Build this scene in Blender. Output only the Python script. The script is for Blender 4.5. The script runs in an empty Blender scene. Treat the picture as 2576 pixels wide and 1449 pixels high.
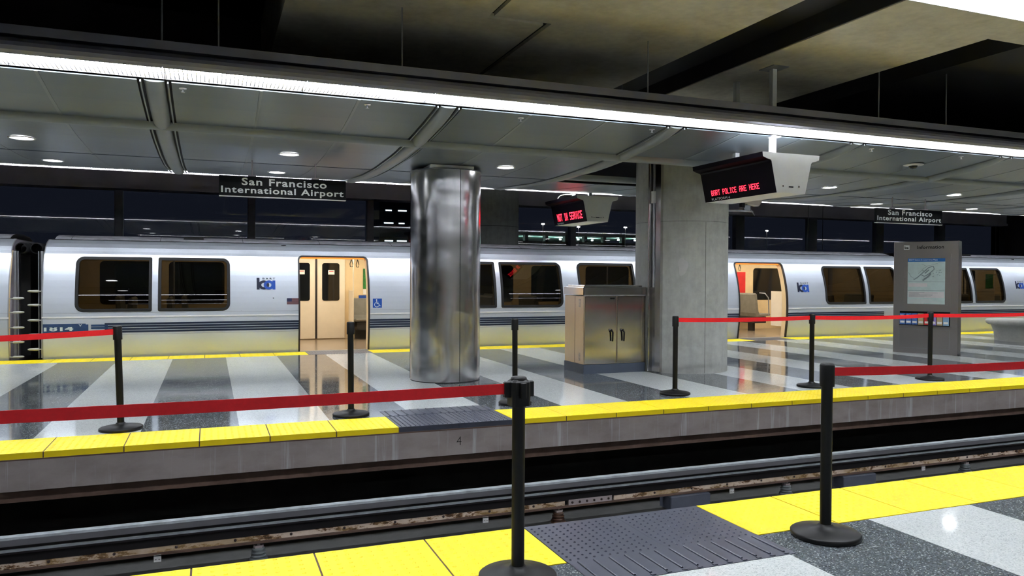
import bpy, math, random
from mathutils import Vector, Matrix
random.seed(7)
S = bpy.context.scene
COL = S.collection
PI = math.pi

# ------------------------------------------------------------------ camera
yaw, pitch, roll = math.radians(21.504), math.radians(-0.8367), math.radians(0.3085)
fw = Vector((math.sin(yaw)*math.cos(pitch), math.cos(yaw)*math.cos(pitch), math.sin(pitch)))
r0 = Vector((math.cos(yaw), -math.sin(yaw), 0)); u0 = r0.cross(fw)
rt = r0*math.cos(roll)+u0*math.sin(roll); up = -r0*math.sin(roll)+u0*math.cos(roll)
cd = bpy.data.cameras.new('camera'); cam = bpy.data.objects.new('camera', cd); COL.objects.link(cam)
cam.matrix_world = Matrix(((rt.x, up.x, -fw.x, 0), (rt.y, up.y, -fw.y, 0), (rt.z, up.z, -fw.z, 1.45), (0, 0, 0, 1)))
cd.sensor_fit = 'HORIZONTAL'; cd.sensor_width = 36; cd.lens = 1929.2/2576*36; cd.clip_end = 400
S.camera = cam
# ------------------------------------------------------------------ night sky, exposure
w = bpy.data.worlds.new('night'); S.world = w; w.use_nodes = True
w.node_tree.nodes['Background'].inputs[0].default_value = (.010, .012, .020, 1)
w.node_tree.nodes['Background'].inputs[1].default_value = .25
S.view_settings.view_transform = 'Standard'; S.view_settings.look = 'None'
S.view_settings.gamma = 1; S.view_settings.exposure = 1.6; S.view_settings.use_curve_mapping = False
LUM = 15.0          # radiance of the platform luminaires
TRAIN_L = 6.0       # radiance of the ceiling lights inside the cars

# ------------------------------------------------------------------ materials
def nodes(name):
    m = bpy.data.materials.new(name); m.use_nodes = True
    nt = m.node_tree; return m, nt, nt.nodes['Principled BSDF']
def setp(b, color=None, rough=.5, metal=0, spec=.5, coat=0):
    if color: b.inputs['Base Color'].default_value = (*color, 1)
    b.inputs['Roughness'].default_value = rough; b.inputs['Metallic'].default_value = metal
    b.inputs['Specular IOR Level'].default_value = spec; b.inputs['Coat Weight'].default_value = coat
def link(nt, a, b): nt.links.new(a, b)
def pos(nt): return nt.nodes.new('ShaderNodeNewGeometry').outputs['Position']
def noise(nt, scale, vec=None, detail=4, rough=.6, stretch=None):
    n = nt.nodes.new('ShaderNodeTexNoise'); n.inputs['Scale'].default_value = scale
    n.inputs['Detail'].default_value = detail; n.inputs['Roughness'].default_value = rough
    v = vec or pos(nt)
    if stretch:
        mp = nt.nodes.new('ShaderNodeMapping'); mp.inputs['Scale'].default_value = stretch
        link(nt, v, mp.inputs['Vector']); v = mp.outputs[0]
    link(nt, v, n.inputs['Vector']); return n.outputs['Fac']
def ramp(nt, fac, stops):
    r = nt.nodes.new('ShaderNodeValToRGB'); link(nt, fac, r.inputs[0])
    e = r.color_ramp.elements
    while len(e) < len(stops): e.new(.5)
    for k, (p, c) in enumerate(stops): e[k].position = p; e[k].color = (*c, 1)
    return r.outputs[0]
def mix(nt, fac, a, b, mode='MIX'):
    m = nt.nodes.new('ShaderNodeMix'); m.data_type = 'RGBA'; m.blend_type = mode
    if isinstance(fac, (int, float)): m.inputs[0].default_value = fac
    else: link(nt, fac, m.inputs[0])
    for s, v in ((6, a), (7, b)):
        if isinstance(v, tuple): m.inputs[s].default_value = (*v, 1)
        else: link(nt, v, m.inputs[s])
    return m.outputs[2]
def bump(nt, b, fac, strength=.2, dist=.01):
    n = nt.nodes.new('ShaderNodeBump'); n.inputs['Strength'].default_value = strength; n.inputs['Distance'].default_value = dist
    link(nt, fac, n.inputs['Height']); link(nt, n.outputs[0], b.inputs['Normal'])
def mathn(nt, op, a, b=None):
    n = nt.nodes.new('ShaderNodeMath'); n.operation = op
    for k, v in enumerate((a, b)):
        if v is None: continue
        if isinstance(v, (int, float)): n.inputs[k].default_value = v
        else: link(nt, v, n.inputs[k])
    return n.outputs[0]
def flat(name, color, rough=.5, metal=0, spec=.5, var=.12, scale=6., stretch=None, bmp=0, coat=0):
    m, nt, b = nodes(name); setp(b, color, rough, metal, spec, coat)
    f = noise(nt, scale, stretch=stretch)
    lo = tuple(c*(1-var) for c in color); hi = tuple(min(1, c*(1+var)) for c in color)
    link(nt, ramp(nt, f, [(.3, lo), (.7, hi)]), b.inputs['Base Color'])
    if bmp: bump(nt, b, f, bmp, .005)
    return m
def emit(name, color, strength):
    m, nt, b = nodes(name); setp(b, (.02, .02, .02), .5)
    b.inputs['Emission Color'].default_value = (*color, 1); b.inputs['Emission Strength'].default_value = strength
    return m
def tinted(name, tint, gloss=.0, ior=1.5):
    m = bpy.data.materials.new(name); m.use_nodes = True; nt = m.node_tree
    nt.nodes.remove(nt.nodes['Principled BSDF']); out = nt.nodes['Material Output']
    tr = nt.nodes.new('ShaderNodeBsdfTransparent'); tr.inputs[0].default_value = (*tint, 1)
    gl = nt.nodes.new('ShaderNodeBsdfGlossy'); gl.inputs['Roughness'].default_value = gloss; gl.inputs[0].default_value = (1, 1, 1, 1)
    fr = nt.nodes.new('ShaderNodeFresnel'); fr.inputs[0].default_value = ior
    mx = nt.nodes.new('ShaderNodeMixShader'); link(nt, fr.outputs[0], mx.inputs[0]); link(nt, tr.outputs[0], mx.inputs[1]); link(nt, gl.outputs[0], mx.inputs[2])
    link(nt, mx.outputs[0], out.inputs[0]); return m

def terrazzo():
    m, nt, b = nodes('terrazzo'); setp(b, None, .07, 0, .55)
    p = pos(nt); sx = nt.nodes.new('ShaderNodeSeparateXYZ'); link(nt, p, sx.inputs[0])
    t = mathn(nt, 'DIVIDE', mathn(nt, 'SUBTRACT', sx.outputs[0], 3.69-.857*40), .857*2)
    fr = mathn(nt, 'FRACT', t); msk = mathn(nt, 'LESS_THAN', fr, .5)
    v = nt.nodes.new('ShaderNodeTexVoronoi'); v.inputs['Scale'].default_value = 150; link(nt, p, v.inputs['Vector'])
    vc = nt.nodes.new('ShaderNodeSeparateColor'); link(nt, v.outputs['Color'], vc.inputs[0])
    chip = vc.outputs[0]
    dark = ramp(nt, chip, [(.0, (.06, .07, .08)), (.6, (.10, .115, .13)), (.90, (.15, .17, .18)), (.96, (.42, .46, .46))])
    lite = ramp(nt, chip, [(.0, (.40, .42, .42)), (.25, (.55, .585, .585)), (.8, (.62, .655, .65)), (1., (.68, .70, .69))])
    c = mix(nt, msk, dark, lite)
    wear = noise(nt, .9, detail=5)
    c = mix(nt, 1, c, ramp(nt, wear, [(.3, (.92, .92, .92)), (.7, (1, 1, 1))]), 'MULTIPLY')
    link(nt, c, b.inputs['Base Color'])
    link(nt, ramp(nt, noise(nt, 3., detail=6), [(.3, (.05, .05, .05)), (.8, (.13, .13, .13))]), b.inputs['Roughness'])
    bump(nt, b, noise(nt, 2.2, detail=2), .02, .02)
    return m
def concrete(name, base, stain, rough=.85, boards=False):
    m, nt, b = nodes(name); setp(b, base, rough, 0, .3)
    f = noise(nt, 1.6, detail=8, rough=.65); g = noise(nt, 9, detail=6)
    c = ramp(nt, f, [(.28, stain), (.5, base), (.75, tuple(min(1, x*1.18) for x in base))])
    c = mix(nt, .35, c, ramp(nt, g, [(.35, tuple(x*.72 for x in base)), (.65, tuple(x*1.1 for x in base))]))
    if boards:
        v = noise(nt, 4, detail=5, stretch=(3, 3, .5))
        c = mix(nt, 1, c, ramp(nt, v, [(.3, (.90, .90, .90)), (.62, (1.03, 1.03, 1.03))]), 'MULTIPLY')
    link(nt, c, b.inputs['Base Color']); bump(nt, b, g, .25, .01)
    return m
def streaked():
    m, nt, b = nodes('platform lip concrete'); setp(b, None, .8, 0, .3)
    f = noise(nt, 2.2, detail=7, rough=.6, stretch=(1, 1, 2))
    c = ramp(nt, f, [(.3, (.23, .195, .19)), (.6, (.32, .28, .275))])
    s = noise(nt, 3.2, detail=5, rough=.8, stretch=(2.2, 1, .08))
    c = mix(nt, ramp(nt, s, [(.55, (0, 0, 0)), (.66, (.7, .7, .7))]), c, (.48, .48, .52))
    link(nt, c, b.inputs['Base Color']); bump(nt, b, f, .2, .01); return m
def steel(name, color, rough, stretch, waves=0., wscale=1.2, metal=1.):
    m, nt, b = nodes(name); setp(b, color, rough, metal, .5)
    f = noise(nt, 40, detail=3, stretch=stretch)
    link(nt, ramp(nt, f, [(.3, tuple(c*.96 for c in color)), (.7, color)]), b.inputs['Base Color'])
    link(nt, ramp(nt, noise(nt, 3, detail=3), [(.3, (rough*.85,)*3), (.7, (rough*1.15,)*3)]), b.inputs['Roughness'])
    if waves: bump(nt, b, noise(nt, wscale, detail=1.5), waves, .1)
    return m
def rusty():
    m, nt, b = nodes('corroded contact rail'); setp(b, None, .7, 0, .3)
    f = noise(nt, 7, detail=8, rough=.75, stretch=(1, 1, 2.5)); g = noise(nt, 2, detail=4)
    c = ramp(nt, f, [(.38, (.02, .012, .008)), (.45, (.20, .10, .045)), (.49, (.62, .50, .40)), (.8, (.78, .67, .60))])
    c = mix(nt, ramp(nt, g, [(.45, (0, 0, 0)), (.6, (.6, .6, .6))]), c, (.36, .24, .10))
    link(nt, c, b.inputs['Base Color']); bump(nt, b, f, .3, .004); return m

M = dict(
 terrazzo=terrazzo(),
 yellow=flat('yellow tactile rubber', (.88, .68, .008), .45, var=.05, scale=3, spec=.35),
 pad=flat('charcoal tactile rubber', (.052, .058, .082), .30, var=.15, scale=4),
 joint=flat('brown joint filler', (.10, .06, .045), .8),
 lip=streaked(),
 brown=flat('brown weathered beam', (.12, .075, .058), .9, var=.3, scale=5, bmp=.3),
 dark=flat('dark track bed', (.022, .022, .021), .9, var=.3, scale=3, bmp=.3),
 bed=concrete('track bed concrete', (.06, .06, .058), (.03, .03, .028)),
 soffit=concrete('tan soffit concrete', (.63, .585, .465), (.43, .38, .27)),
 column=concrete('grey column concrete', (.37, .38, .36), (.26, .27, .25), .8, True),
 bench=concrete('pale bench concrete', (.42, .42, .38), (.3, .3, .27)),
 darkwall=flat('dark painted wall', (.02, .02, .022), .7, var=.2, scale=1.5),
 fascia=flat('charcoal fascia', (.50, .46, .52), .6, var=.1, scale=2),
 black=flat('black powder coat', (.0045, .0045, .005), .45, var=.2, scale=20, spec=.3),
 rubber=flat('black rubber', (.004, .004, .005), .75, var=.2, scale=20),
 belt=flat('red woven belt', (.82, .005, .014), .6, var=.06, scale=60),
 panel=flat('grey metal ceiling panel', (.125, .150, .172), .34, .35, var=.04, scale=2),
 rib=flat('pale grey ceiling rib', (.20, .22, .225), .4, .2, var=.05, scale=3),
 seam=flat('pale panel seam', (.21, .23, .245), .45, .2, var=.05),
 housing=flat('grey luminaire housing', (.24, .24, .30), .4, .4, var=.06, scale=4),
 louver=flat('white louvre', (.8, .8, .82), .4, var=.03),
 lens=emit('fluorescent lens', (.90, .945, 1.0), LUM),
 downlens=emit('downlight lens', (.95, .97, 1.0), 7),
 trimw=flat('white trim', (.6, .6, .6), .4, var=.04),
 stainless=steel('brushed stainless steel', (.64, .62, .61), .14, (1, 1, 14), .10, 1.4),
 sscol=steel('polished stainless cladding', (.62, .62, .63), .21, (1, 1, 10), .42, 1.5),
 kiosk=steel('matt stainless kiosk', (.34, .315, .305), .36, (1, 1, 10), .03, 2),
 train=steel('brushed aluminium body', (.60, .64, .71), .42, (.3, 1, 12), .02, 1.2, .62),
 roofm=flat('weathered roof paint', (.42, .42, .46), .5, .3, var=.35, scale=5, stretch=(1, 3, 1)),
 seal=flat('door seal', (.015, .012, .012), .5),
 navy=flat('navy stripe', (.006, .015, .045), .35, var=.05),
 navyplate=flat('blue number plate', (.018, .05, .14), .4, var=.2, scale=8),
 signletter=flat('pale sign lettering', (.93, .97, .97), .5, var=.02),
 white=flat('white lettering', (.78, .80, .82), .5, var=.02),
 numeral=flat('silver numerals', (.5, .58, .6), .4, var=.1),
 logodark=flat('logo dark blue', (.006, .009, .03), .4, var=.02),
 logoblue=flat('logo royal blue', (.015, .07, .36), .4, var=.02),
 adablue=flat('accessibility blue', (.01, .07, .36), .4, var=.02),
 flagred=flat('flag dull red', (.16, .035, .045), .5, var=.1), flagwhite=flat('flag dull white', (.20, .16, .17), .5, var=.1), flagblue=flat('flag navy', (.015, .02, .07), .5, var=.1),
 cream=flat('cream interior panel', (.74, .58, .34), .45, var=.04), linen=flat('pale door panel', (.80, .72, .58), .42, var=.05, scale=3),
 cfloor=flat('tan car floor', (.27, .21, .15), .22, var=.1, scale=5), cceil=flat('cream car ceiling', (.75, .70, .58), .5, var=.03),
 clight=emit('car ceiling light', (1.0, .88, .70), TRAIN_L), amber=emit('amber lamp strip', (1, .22, .02), .7),
 seat=flat('grey vinyl seat', (.22, .215, .19), .6, var=.12, scale=8), seatdark=flat('dark seat base', (.03, .03, .03), .6),
 blackglass=flat('night black glass', (.006, .007, .008), .05, var=.1, spec=.6),
 carglass=tinted('smoked window glass', (.050, .046, .036)), wallglass=tinted('dark curtain wall glass', (.75, .8, .85), 0, 1.9),
 poster_red=flat('red poster', (.65, .02, .02), .5), poster_green=flat('green poster', (.02, .18, .03), .5, var=.6, scale=14), paper=flat('white paper', (.8, .78, .74), .6, var=.02),
 signblack=flat('black sign face', (.005, .006, .008), .45, var=.1, spec=.2),
 ledface=flat('black display glass', (.003, .002, .004), .5, var=.1, spec=.06),
 ledred=emit('red led', (1, .012, .026), 4.0), signwhite=flat('off-white sign casing', (.80, .81, .81), .38, .1, var=.03), signcream=flat('cream sign casing', (.74, .73, .63), .42, .1, var=.03),
 camshell=flat('beige camera casing', (.5, .45, .42), .45, var=.04), galv=flat('galvanised steel', (.33, .34, .36), .4, .7, var=.1, scale=10),
 coverboard=flat('grey coverboard', (.13, .13, .145), .5, var=.12, scale=3), covertop=flat('pale coverboard edge', (.28, .31, .33), .5, var=.25, scale=9),
 rail=rusty(), railhead=flat('black steel rail', (.012, .010, .012), .5, .3), insul=flat('grey porcelain', (.16, .18, .19), .3, var=.15, scale=10), insulbrown=flat('brown porcelain', (.07, .035, .022), .35, var=.2, scale=10),
 mauve=flat('galvanised splice plate', (.42, .36, .37), .5, .2, var=.1, scale=12), bolt=flat('dark bolt', (.07, .05, .05), .5, .5),
 block=flat('blue grey concrete block', (.085, .095, .13), .8, var=.1), plinth=flat('slate plinth', (.055, .07, .10), .45, var=.08),
 side=steel('train-lit stainless side', (.68, .58, .47), .33, (1, 1, 10), .02, 2),  # cabinet body: warm train light put into the steel colour
 mapblue=flat('map header blue', (.01, .13, .42), .4), mapbg=flat('pale map sheet', (.50, .62, .60), .4, var=.06, scale=10), mapgrey=flat('map grey ink', (.20, .25, .27), .5), maplite=flat('map light band', (.66, .62, .62), .5, var=.05),
 garage=flat('garage concrete', (.05, .055, .05), .8), garagelit=flat('lamplit garage ceiling', (.42, .60, .52), .8), glamp=emit('garage lamp', (.7, 1, .9), 90), slot=emit('lit slot', (.75, .95, 1), 1.6), glow=emit('lit office window', (.35, .6, .5), .35), slamp=emit('street lamp head', (1, .95, .85), 40),
 icon=emit('yellow icon panel', (.85, .78, .35), .6), mullion=flat('dark mullion', (.17, .165, .18), .45, .3),
 tealdark=flat('night facade', (.010, .014, .022), .5),
 purple=flat('lilac paper', (.32, .25, .6), .5), tan=flat('tan paper', (.5, .38, .2), .5), skyp=flat('light blue paper', (.25, .42, .6), .5), bluep=flat('blue paper', (.06, .16, .45), .5, var=.4, scale=30),
)

# ------------------------------------------------------------------ mesh builder
class MB:
    def __init__(s): s.v = []; s.f = []; s.m = []; s.sm = []
    def add(s, vs, fs, mi=0, smooth=False):
        n = len(s.v); s.v += [tuple(x) for x in vs]
        for f in fs: s.f.append([n+i for i in f]); s.m.append(mi); s.sm.append(smooth)
        return s
    def box(s, x0, x1, y0, y1, z0, z1, mi=0):
        vs = [(x, y, z) for z in (z0, z1) for y in (y0, y1) for x in (x0, x1)]
        return s.add(vs, [(0, 2, 3, 1), (4, 5, 7, 6), (0, 1, 5, 4), (2, 6, 7, 3), (0, 4, 6, 2), (1, 3, 7, 5)], mi)
    def bbox(s, x0, x1, y0, y1, z0, z1, b=.006, mi=0):        # box with chamfered vertical and top edges
        o = [(x0+b, y0), (x1-b, y0), (x1, y0+b), (x1, y1-b), (x1-b, y1), (x0+b, y1), (x0, y1-b), (x0, y0+b)]
        cx, cy = (x0+x1)/2, (y0+y1)/2
        inn = [(x+(b if x < cx else -b), y+(b if y < cy else -b)) for x, y in o]
        rings = [[(x, y, z0) for x, y in o], [(x, y, z1-b) for x, y in o], [(x, y, z1) for x, y in inn]]
        return s.loft(rings, mi, True, True)
    def loft(s, rings, mi=0, cap0=False, cap1=False, smooth=False, closed=True):
        n = len(rings[0]); vs = [p for r in rings for p in r]; fs = []
        for k in range(len(rings)-1):
            for i in range(n if closed else n-1):
                j = (i+1) % n; fs.append((k*n+i, k*n+j, (k+1)*n+j, (k+1)*n+i))
        s.add(vs, fs, mi, smooth)
        if cap0: s.add(rings[0], [tuple(range(n))[::-1]], mi)
        if cap1: s.add(rings[-1], [tuple(range(n))], mi)
        return s
    def lathe(s, prof, c=(0, 0, 0), n=24, mi=0, smooth=True, cap=True):
        rings = [[(c[0]+r*math.cos(2*PI*i/n), c[1]+r*math.sin(2*PI*i/n), c[2]+z) for i in range(n)] for r, z in prof]
        return s.loft(rings, mi, cap, cap, smooth)
    def tube(s, path, r, n=10, mi=0, cap=True, smooth=True):
        path = [Vector(p) for p in path]; rings = []
        for k, p in enumerate(path):
            t = (path[min(k+1, len(path)-1)]-path[max(k-1, 0)]).normalized()
            a = Vector((0, 0, 1)) if abs(t.z) < .9 else Vector((1, 0, 0))
            e1 = t.cross(a).normalized(); e2 = t.cross(e1)
            rr = r[k] if isinstance(r, (list, tuple)) else r
            rings.append([p+(e1*math.cos(2*PI*i/n)+e2*math.sin(2*PI*i/n))*rr for i in range(n)])
        return s.loft(rings, mi, cap, cap, smooth)
    def extr(s, pts, d, mi=0):                                # polygon (3d points) extruded along d
        a = [Vector(p) for p in pts]; b = [p+Vector(d) for p in a]
        return s.loft([a, b], mi, True, True)
    def shift(s, d): s.v = [(x+d[0], y+d[1], z+d[2]) for x, y, z in s.v]; return s
    def build(s, name, mats, parent=None, loc=None):
        me = bpy.data.meshes.new(name); me.from_pydata(s.v, [], s.f)
        for m in (mats if isinstance(mats, (list, tuple)) else [mats]): me.materials.append(M[m] if isinstance(m, str) else m)
        me.polygons.foreach_set('material_index', s.m); me.polygons.foreach_set('use_smooth', s.sm); me.update()
        o = bpy.data.objects.new(name, me); COL.objects.link(o)
        if parent: o.parent = parent
        if loc: o.location = loc
        return o
def tag(o, label=None, cat=None, group=None, kind=None):
    if label and len(label.replace('-', ' ').split()) > 16: print('LONG', label)
    if label: o['label'] = label
    if cat: o['category'] = cat
    if group: o['group'] = group
    if kind: o['kind'] = kind
    return o
def thing(name, label, cat, loc=(0, 0, 0), rz=0, group=None, kind=None):
    o = bpy.data.objects.new(name, None); COL.objects.link(o); o.empty_display_size = .1
    o.location = loc; o.rotation_euler = (0, 0, rz); return tag(o, label, cat, group, kind)
def kids(o): return [c for c in bpy.data.objects if c.parent == o]
KID = {}
def dup(root, loc=None, label=None, group=None, rz=None, skip=()):
    r = root.copy(); COL.objects.link(r)
    if loc is not None: r.location = loc
    if rz is not None: r.rotation_euler = (0, 0, rz)
    if label: r['label'] = label
    if group: r['group'] = group
    def rec(a, b):
        for ch in KID.get(a.name) or kids(a):
            if ch.name.split('.')[0] in skip: continue
            c = ch.copy(); COL.objects.link(c); c.parent = b; rec(ch, c)
    rec(root, r); return r
def struct(mb, name, mat, **k): return tag(mb.build(name, mat, **k), kind='structure')
ORD = ['first', 'second', 'third', 'fourth', 'fifth', 'sixth', 'seventh', 'eighth', 'ninth', 'tenth', 'eleventh', 'twelfth', 'thirteenth', 'fourteenth', 'fifteenth', 'sixteenth', 'seventeenth', 'eighteenth', 'nineteenth', 'twentieth', 'twenty-first', 'twenty-second', 'twenty-third', 'twenty-fourth', 'twenty-fifth', 'twenty-sixth', 'twenty-seventh', 'twenty-eighth', 'twenty-ninth', 'thirtieth', 'thirty-first', 'thirty-second']

def text_geo(body, off=0., space=1.0):
    c = bpy.data.curves.new('t', 'FONT'); c.body = body; c.size = 1; c.offset = off; c.space_character = space; c.resolution_u = 3
    o = bpy.data.objects.new('t', c); COL.objects.link(o)
    dg = bpy.context.evaluated_depsgraph_get(); e = o.evaluated_get(dg); me = e.to_mesh()
    vs = [tuple(v.co) for v in me.vertices]; fs = [tuple(p.vertices) for p in me.polygons]
    e.to_mesh_clear(); bpy.data.objects.remove(o); bpy.data.curves.remove(c)
    x0 = min(v[0] for v in vs); x1 = max(v[0] for v in vs); y0 = min(v[1] for v in vs); y1 = max(v[1] for v in vs)
    return [((v[0]-x0)/(x1-x0), (v[1]-y0)/(y1-y0)) for v in vs], fs
def text_on(mb, body, O, U, V, w, h, mi=0, off=.0, space=1., depth=.0):   # text fitted into width w along U and height h along V from O
    pts, fs = text_geo(body, off, space); O, U, V = Vector(O), Vector(U), Vector(V)
    N = U.cross(V).normalized()*depth
    mb.add([O+U*(a*w)+V*(b*h)+N for a, b in pts], fs, mi); return mb
def ring2(cx, cz, r1, r0, n=24, sx=1.):
    a = [(cx+r1*sx*math.cos(2*PI*i/n), cz+r1*math.sin(2*PI*i/n)) for i in range(n)]
    b = [(cx+r0*sx*math.cos(2*PI*i/n), cz+r0*math.sin(2*PI*i/n)) for i in range(n)]
    return a+b, [(i, (i+1) % n, n+(i+1) % n, n+i) for i in range(n)]
GLY = dict(B='11110 10001 10001 11110 10001 10001 11110', A='01110 10001 10001 11111 10001 10001 10001', R='11110 10001 10001 11110 10100 10010 10001', T='11111 00100 00100 00100 00100 00100 00100',
 P='11110 10001 10001 11110 10000 10000 10000', O='01110 10001 10001 10001 10001 10001 01110', L='10000 10000 10000 10000 10000 10000 11111', I='01110 00100 00100 00100 00100 00100 01110', C='01110 10001 10000 10000 10000 10001 01110',
 E='11111 10000 10000 11110 10000 10000 11111', H='10001 10001 10001 11111 10001 10001 10001', N='10001 11001 10101 10101 10011 10001 10001', S='01111 10000 10000 01110 00001 00001 11110', V='10001 10001 10001 10001 10001 01010 00100')
GLY[' '] = '00000 '*6+'00000'

# ------------------------------------------------------------------ SETTING: floors and track
XL, XR = -14., 44.
YN0, YN1 = -4.2, 4.09           # near platform
YF0, YF1 = 7.22, 15.02          # island platform
T = .592; X0 = 1.69             # tactile tile pitch and grid origin
f = MB().box(XL, XR, YN0, YN1-.6, -.35, 0); f.box(XL, XR, YN1-.6, YN1-.01, -.35, -.062)
struct(f, 'floor', 'terrazzo')
f = MB().box(XL, XR, YF0+.60, YF1-.6, -.31, 0); struct(f, 'floor', 'terrazzo')
f = MB().box(XL, XR, YF0, YF0+.60, -.31, -.062); struct(f, 'kerb', 'lip')
f = MB().box(XL, XR, YF1-.6, YF1, -.31, -.062); struct(f, 'kerb', 'lip')
f = MB().box(XL, XR, YF0-.002, YF0+.6, -.0615, -.05); struct(f, 'trim_1', 'joint')
f = MB().box(XL, XR, YF0+.08, YF0+.5, -.42, -.311); struct(f, 'beam', 'brown')
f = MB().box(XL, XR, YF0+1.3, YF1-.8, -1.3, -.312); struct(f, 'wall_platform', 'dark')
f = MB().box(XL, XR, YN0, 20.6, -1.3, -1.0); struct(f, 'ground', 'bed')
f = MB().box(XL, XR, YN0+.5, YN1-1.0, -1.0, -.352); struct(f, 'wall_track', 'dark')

# tactile edging: domed rubber tiles, one strip per run
def dome_tiles(mb, x0, n, y0, y1, z, pitch=.0592, rd=.0125, h=.005, seg=6, gap=.005, front=None, depth=.055):
    for k in range(n):
        a, b = x0+k*T+gap, x0+(k+1)*T-gap
        mb.box(a, b, y0+.003, y1-.003, z-(depth), z)
        nx = int((T-2*gap)/pitch)
        for i in range(nx):
            for j in range(int((y1-y0)/pitch)):
                cx = a+pitch*(i+.5)+.004; cy = y0+pitch*(j+.5)+.004
                base = [(cx+rd*math.cos(2*PI*q/seg), cy+rd*math.sin(2*PI*q/seg), z) for q in range(seg)]
                top = [(cx+rd*.55*math.cos(2*PI*q/seg), cy+rd*.55*math.sin(2*PI*q/seg), z+h) for q in range(seg)]
                mb.loft([base, top], 0, False, True, False)
    return mb
def joints(mb, x0, n, y0, y1, z, depth=.055):
    return mb.box(x0, x0+n*T, y0+.006, y1-.004, z-depth-.004, z-.004)
def edging(label, x0, n, y0, y1, full=True):
    t = thing('tactile_edging', label, 'tactile paving', (x0, y0, 0), group='yellow tactile edging strips')
    d = MB()
    dome_tiles(d, x0, n, y0, y1, .0, pitch=.0592 if full else .118, rd=.0125 if full else .028, h=.0038)
    d.shift((-x0, -y0, 0)).build('domed_tile_strip', 'yellow', t)
    j = MB(); joints(j, x0, n, y0, y1, 0); j.shift((-x0, -y0, 0)).build('joint_filler', 'joint', t)
    return t
edging('yellow domed edging on the camera platform, short of the pad, beside the four-way belt post', X0-5*T, 5, YN1-.592, YN1)
edging('yellow domed edging on the camera platform beyond the charcoal pad', X0+2*T, 12, YN1-.592, YN1)
edging('yellow domed edging of the island platform between the car gap and the first black pad', X0-14*T, 14, YF0, YF0+.6)
edging('long yellow domed edging of the island platform from its pad towards the kiosk', X0+2*T, 26, YF0, YF0+.6)
edging('narrow yellow edging along the train before its first open door', X0-22*T, 22, YF1-.592, YF1, False)
edging('narrow yellow edging along the train between its two open doors', X0+2*T, 15, YF1-.592, YF1, False)
edging('narrow yellow edging along the train past its second open door behind the kiosk', X0+19*T, 40, YF1-.592, YF1, False)

def pad(label, y0, y1, yb0, yb1, near=True):
    t = thing('tactile_pad', label, 'tactile paving', (X0, y0, 0), group='dark tactile door pads')
    d = MB(); p = .0592
    ya, yb = (yb1, y1) if near else (y0, yb0)
    d2 = MB(); dome_tiles(d2, X0, 2, ya, yb, .0, pitch=.046, rd=.0085, h=.006, gap=.001)
    d2.shift((-X0, -y0, 0)).build('domed_pad', 'pad', t)
    b = MB(); c0, c1 = (yb0, yb1) if near else (yb0, yb1)
    b.box(X0-.0, X0+2*T, c0, c1, -.02, .003)
    for k in range(13):
        x = X0+.05+k*(2*T-.1)/12
        b.tube([(x, c0+.035, .004), (x, c1-.02, .004)], .007, 6)
        b.box(x-.012, x+.012, c0+.006, c0+.022, .003, .007)
    b.shift((-X0, -y0, 0)).build('bar_pad', 'pad', t)
    return t
pad('charcoal tactile pad with domes and raised bars on the camera-side platform edge', 3.2, YN1, 3.19, YN1-.592)
pad('charcoal tactile pad set in the yellow edge of the island platform above the painted 4', YF0, 8.13, YF0+.6, YF0+.92, False)
for x0, lab in ((X0, 'grey ribbed threshold strip at the first open train door'), (X0+17*T, 'grey ribbed threshold strip at the second open train door')):
    t = MB(); t.box(x0, x0+2*T, YF1-.592, YF1, -.05, 0)
    for k in range(24): t.box(x0+.01+k*.049, x0+.034+k*.049, YF1-.57, YF1-.02, 0, .004)
    tag(t.shift((-x0, -YF1, 0)).build('threshold_strip', 'coverboard', loc=(x0, YF1, 0)), lab, 'tactile paving', 'ribbed door thresholds')
n4 = MB(); text_on(n4, '4', (2.265, YF0-.002, -.215), (1, 0, 0), (0, 0, 1), .05, .085, off=-.012)
tag(n4.build('platform_number', 'black'), 'hand-painted black numeral 4 on the concrete platform lip under the dark pad', 'number')

# third rail
t = thing('contact_rail', 'rust-stained cream contact rail with bolts running along the sunken track', 'rail', (0, 6.92, -1))
b = MB(); b.box(XL, XR, 6.93, 6.95, -.84, -.72); b.shift((0, -6.92, 1)).build('rail_web', 'railhead', t)
b = MB(); b.box(XL, XR, 6.90, 6.98, -.785, -.72); b.shift((0, -6.92, 1)).build('rail_head', 'railhead', t)
b = MB(); b.box(XL, 3.30, 6.905, 6.93, -.833, -.774); b.box(3.86, XR, 6.905, 6.93, -.833, -.774); b.shift((0, -6.92, 1)).build('side_plate', 'rail', t)
b = MB(); b.box(XL, XR, 6.88, 7.0, -.850, -.834); b.shift((0, -6.92, 1)).build('base_flange', 'brown', t)
b = MB(); b.box(3.34, 3.83, 6.897, 6.925, -.836, -.780); sp = b.shift((0, -6.92, 1)).build('splice_plate', 'mauve', t)
bolt = MB().lathe([(.012, 0), (.012, .006), (.006, .010)], n=8); bolt.v = [(x, -z, y) for x, y, z in bolt.v]
b0 = bolt.build('bolt', 'bolt', sp, (3.38, -.023, .192))
for k in range(1, 6):
    o = b0.copy(); COL.objects.link(o); o.location.x = 3.38+.082*k
for k in range(60):
    x = -4.4+.46*k
    if 3.2 < x < 3.9: continue
    o = b0.copy(); COL.objects.link(o); o.parent = t; o.location = (x, -.015, .195)
t = thing('coverboard', 'grey protective coverboard above the contact rail', 'cover', (0, 6.92, -1))
b = MB(); b.extr([(XL, 6.86, -.643), (XL, 6.86, -.592), (XL, 6.93, -.588), (XL, 6.93, -.60), (XL, 6.875, -.61), (XL, 6.875, -.643)], (XR-XL, 0, 0)); b.shift((0, -6.92, 1)).build('cover_face', 'coverboard', t)
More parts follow.
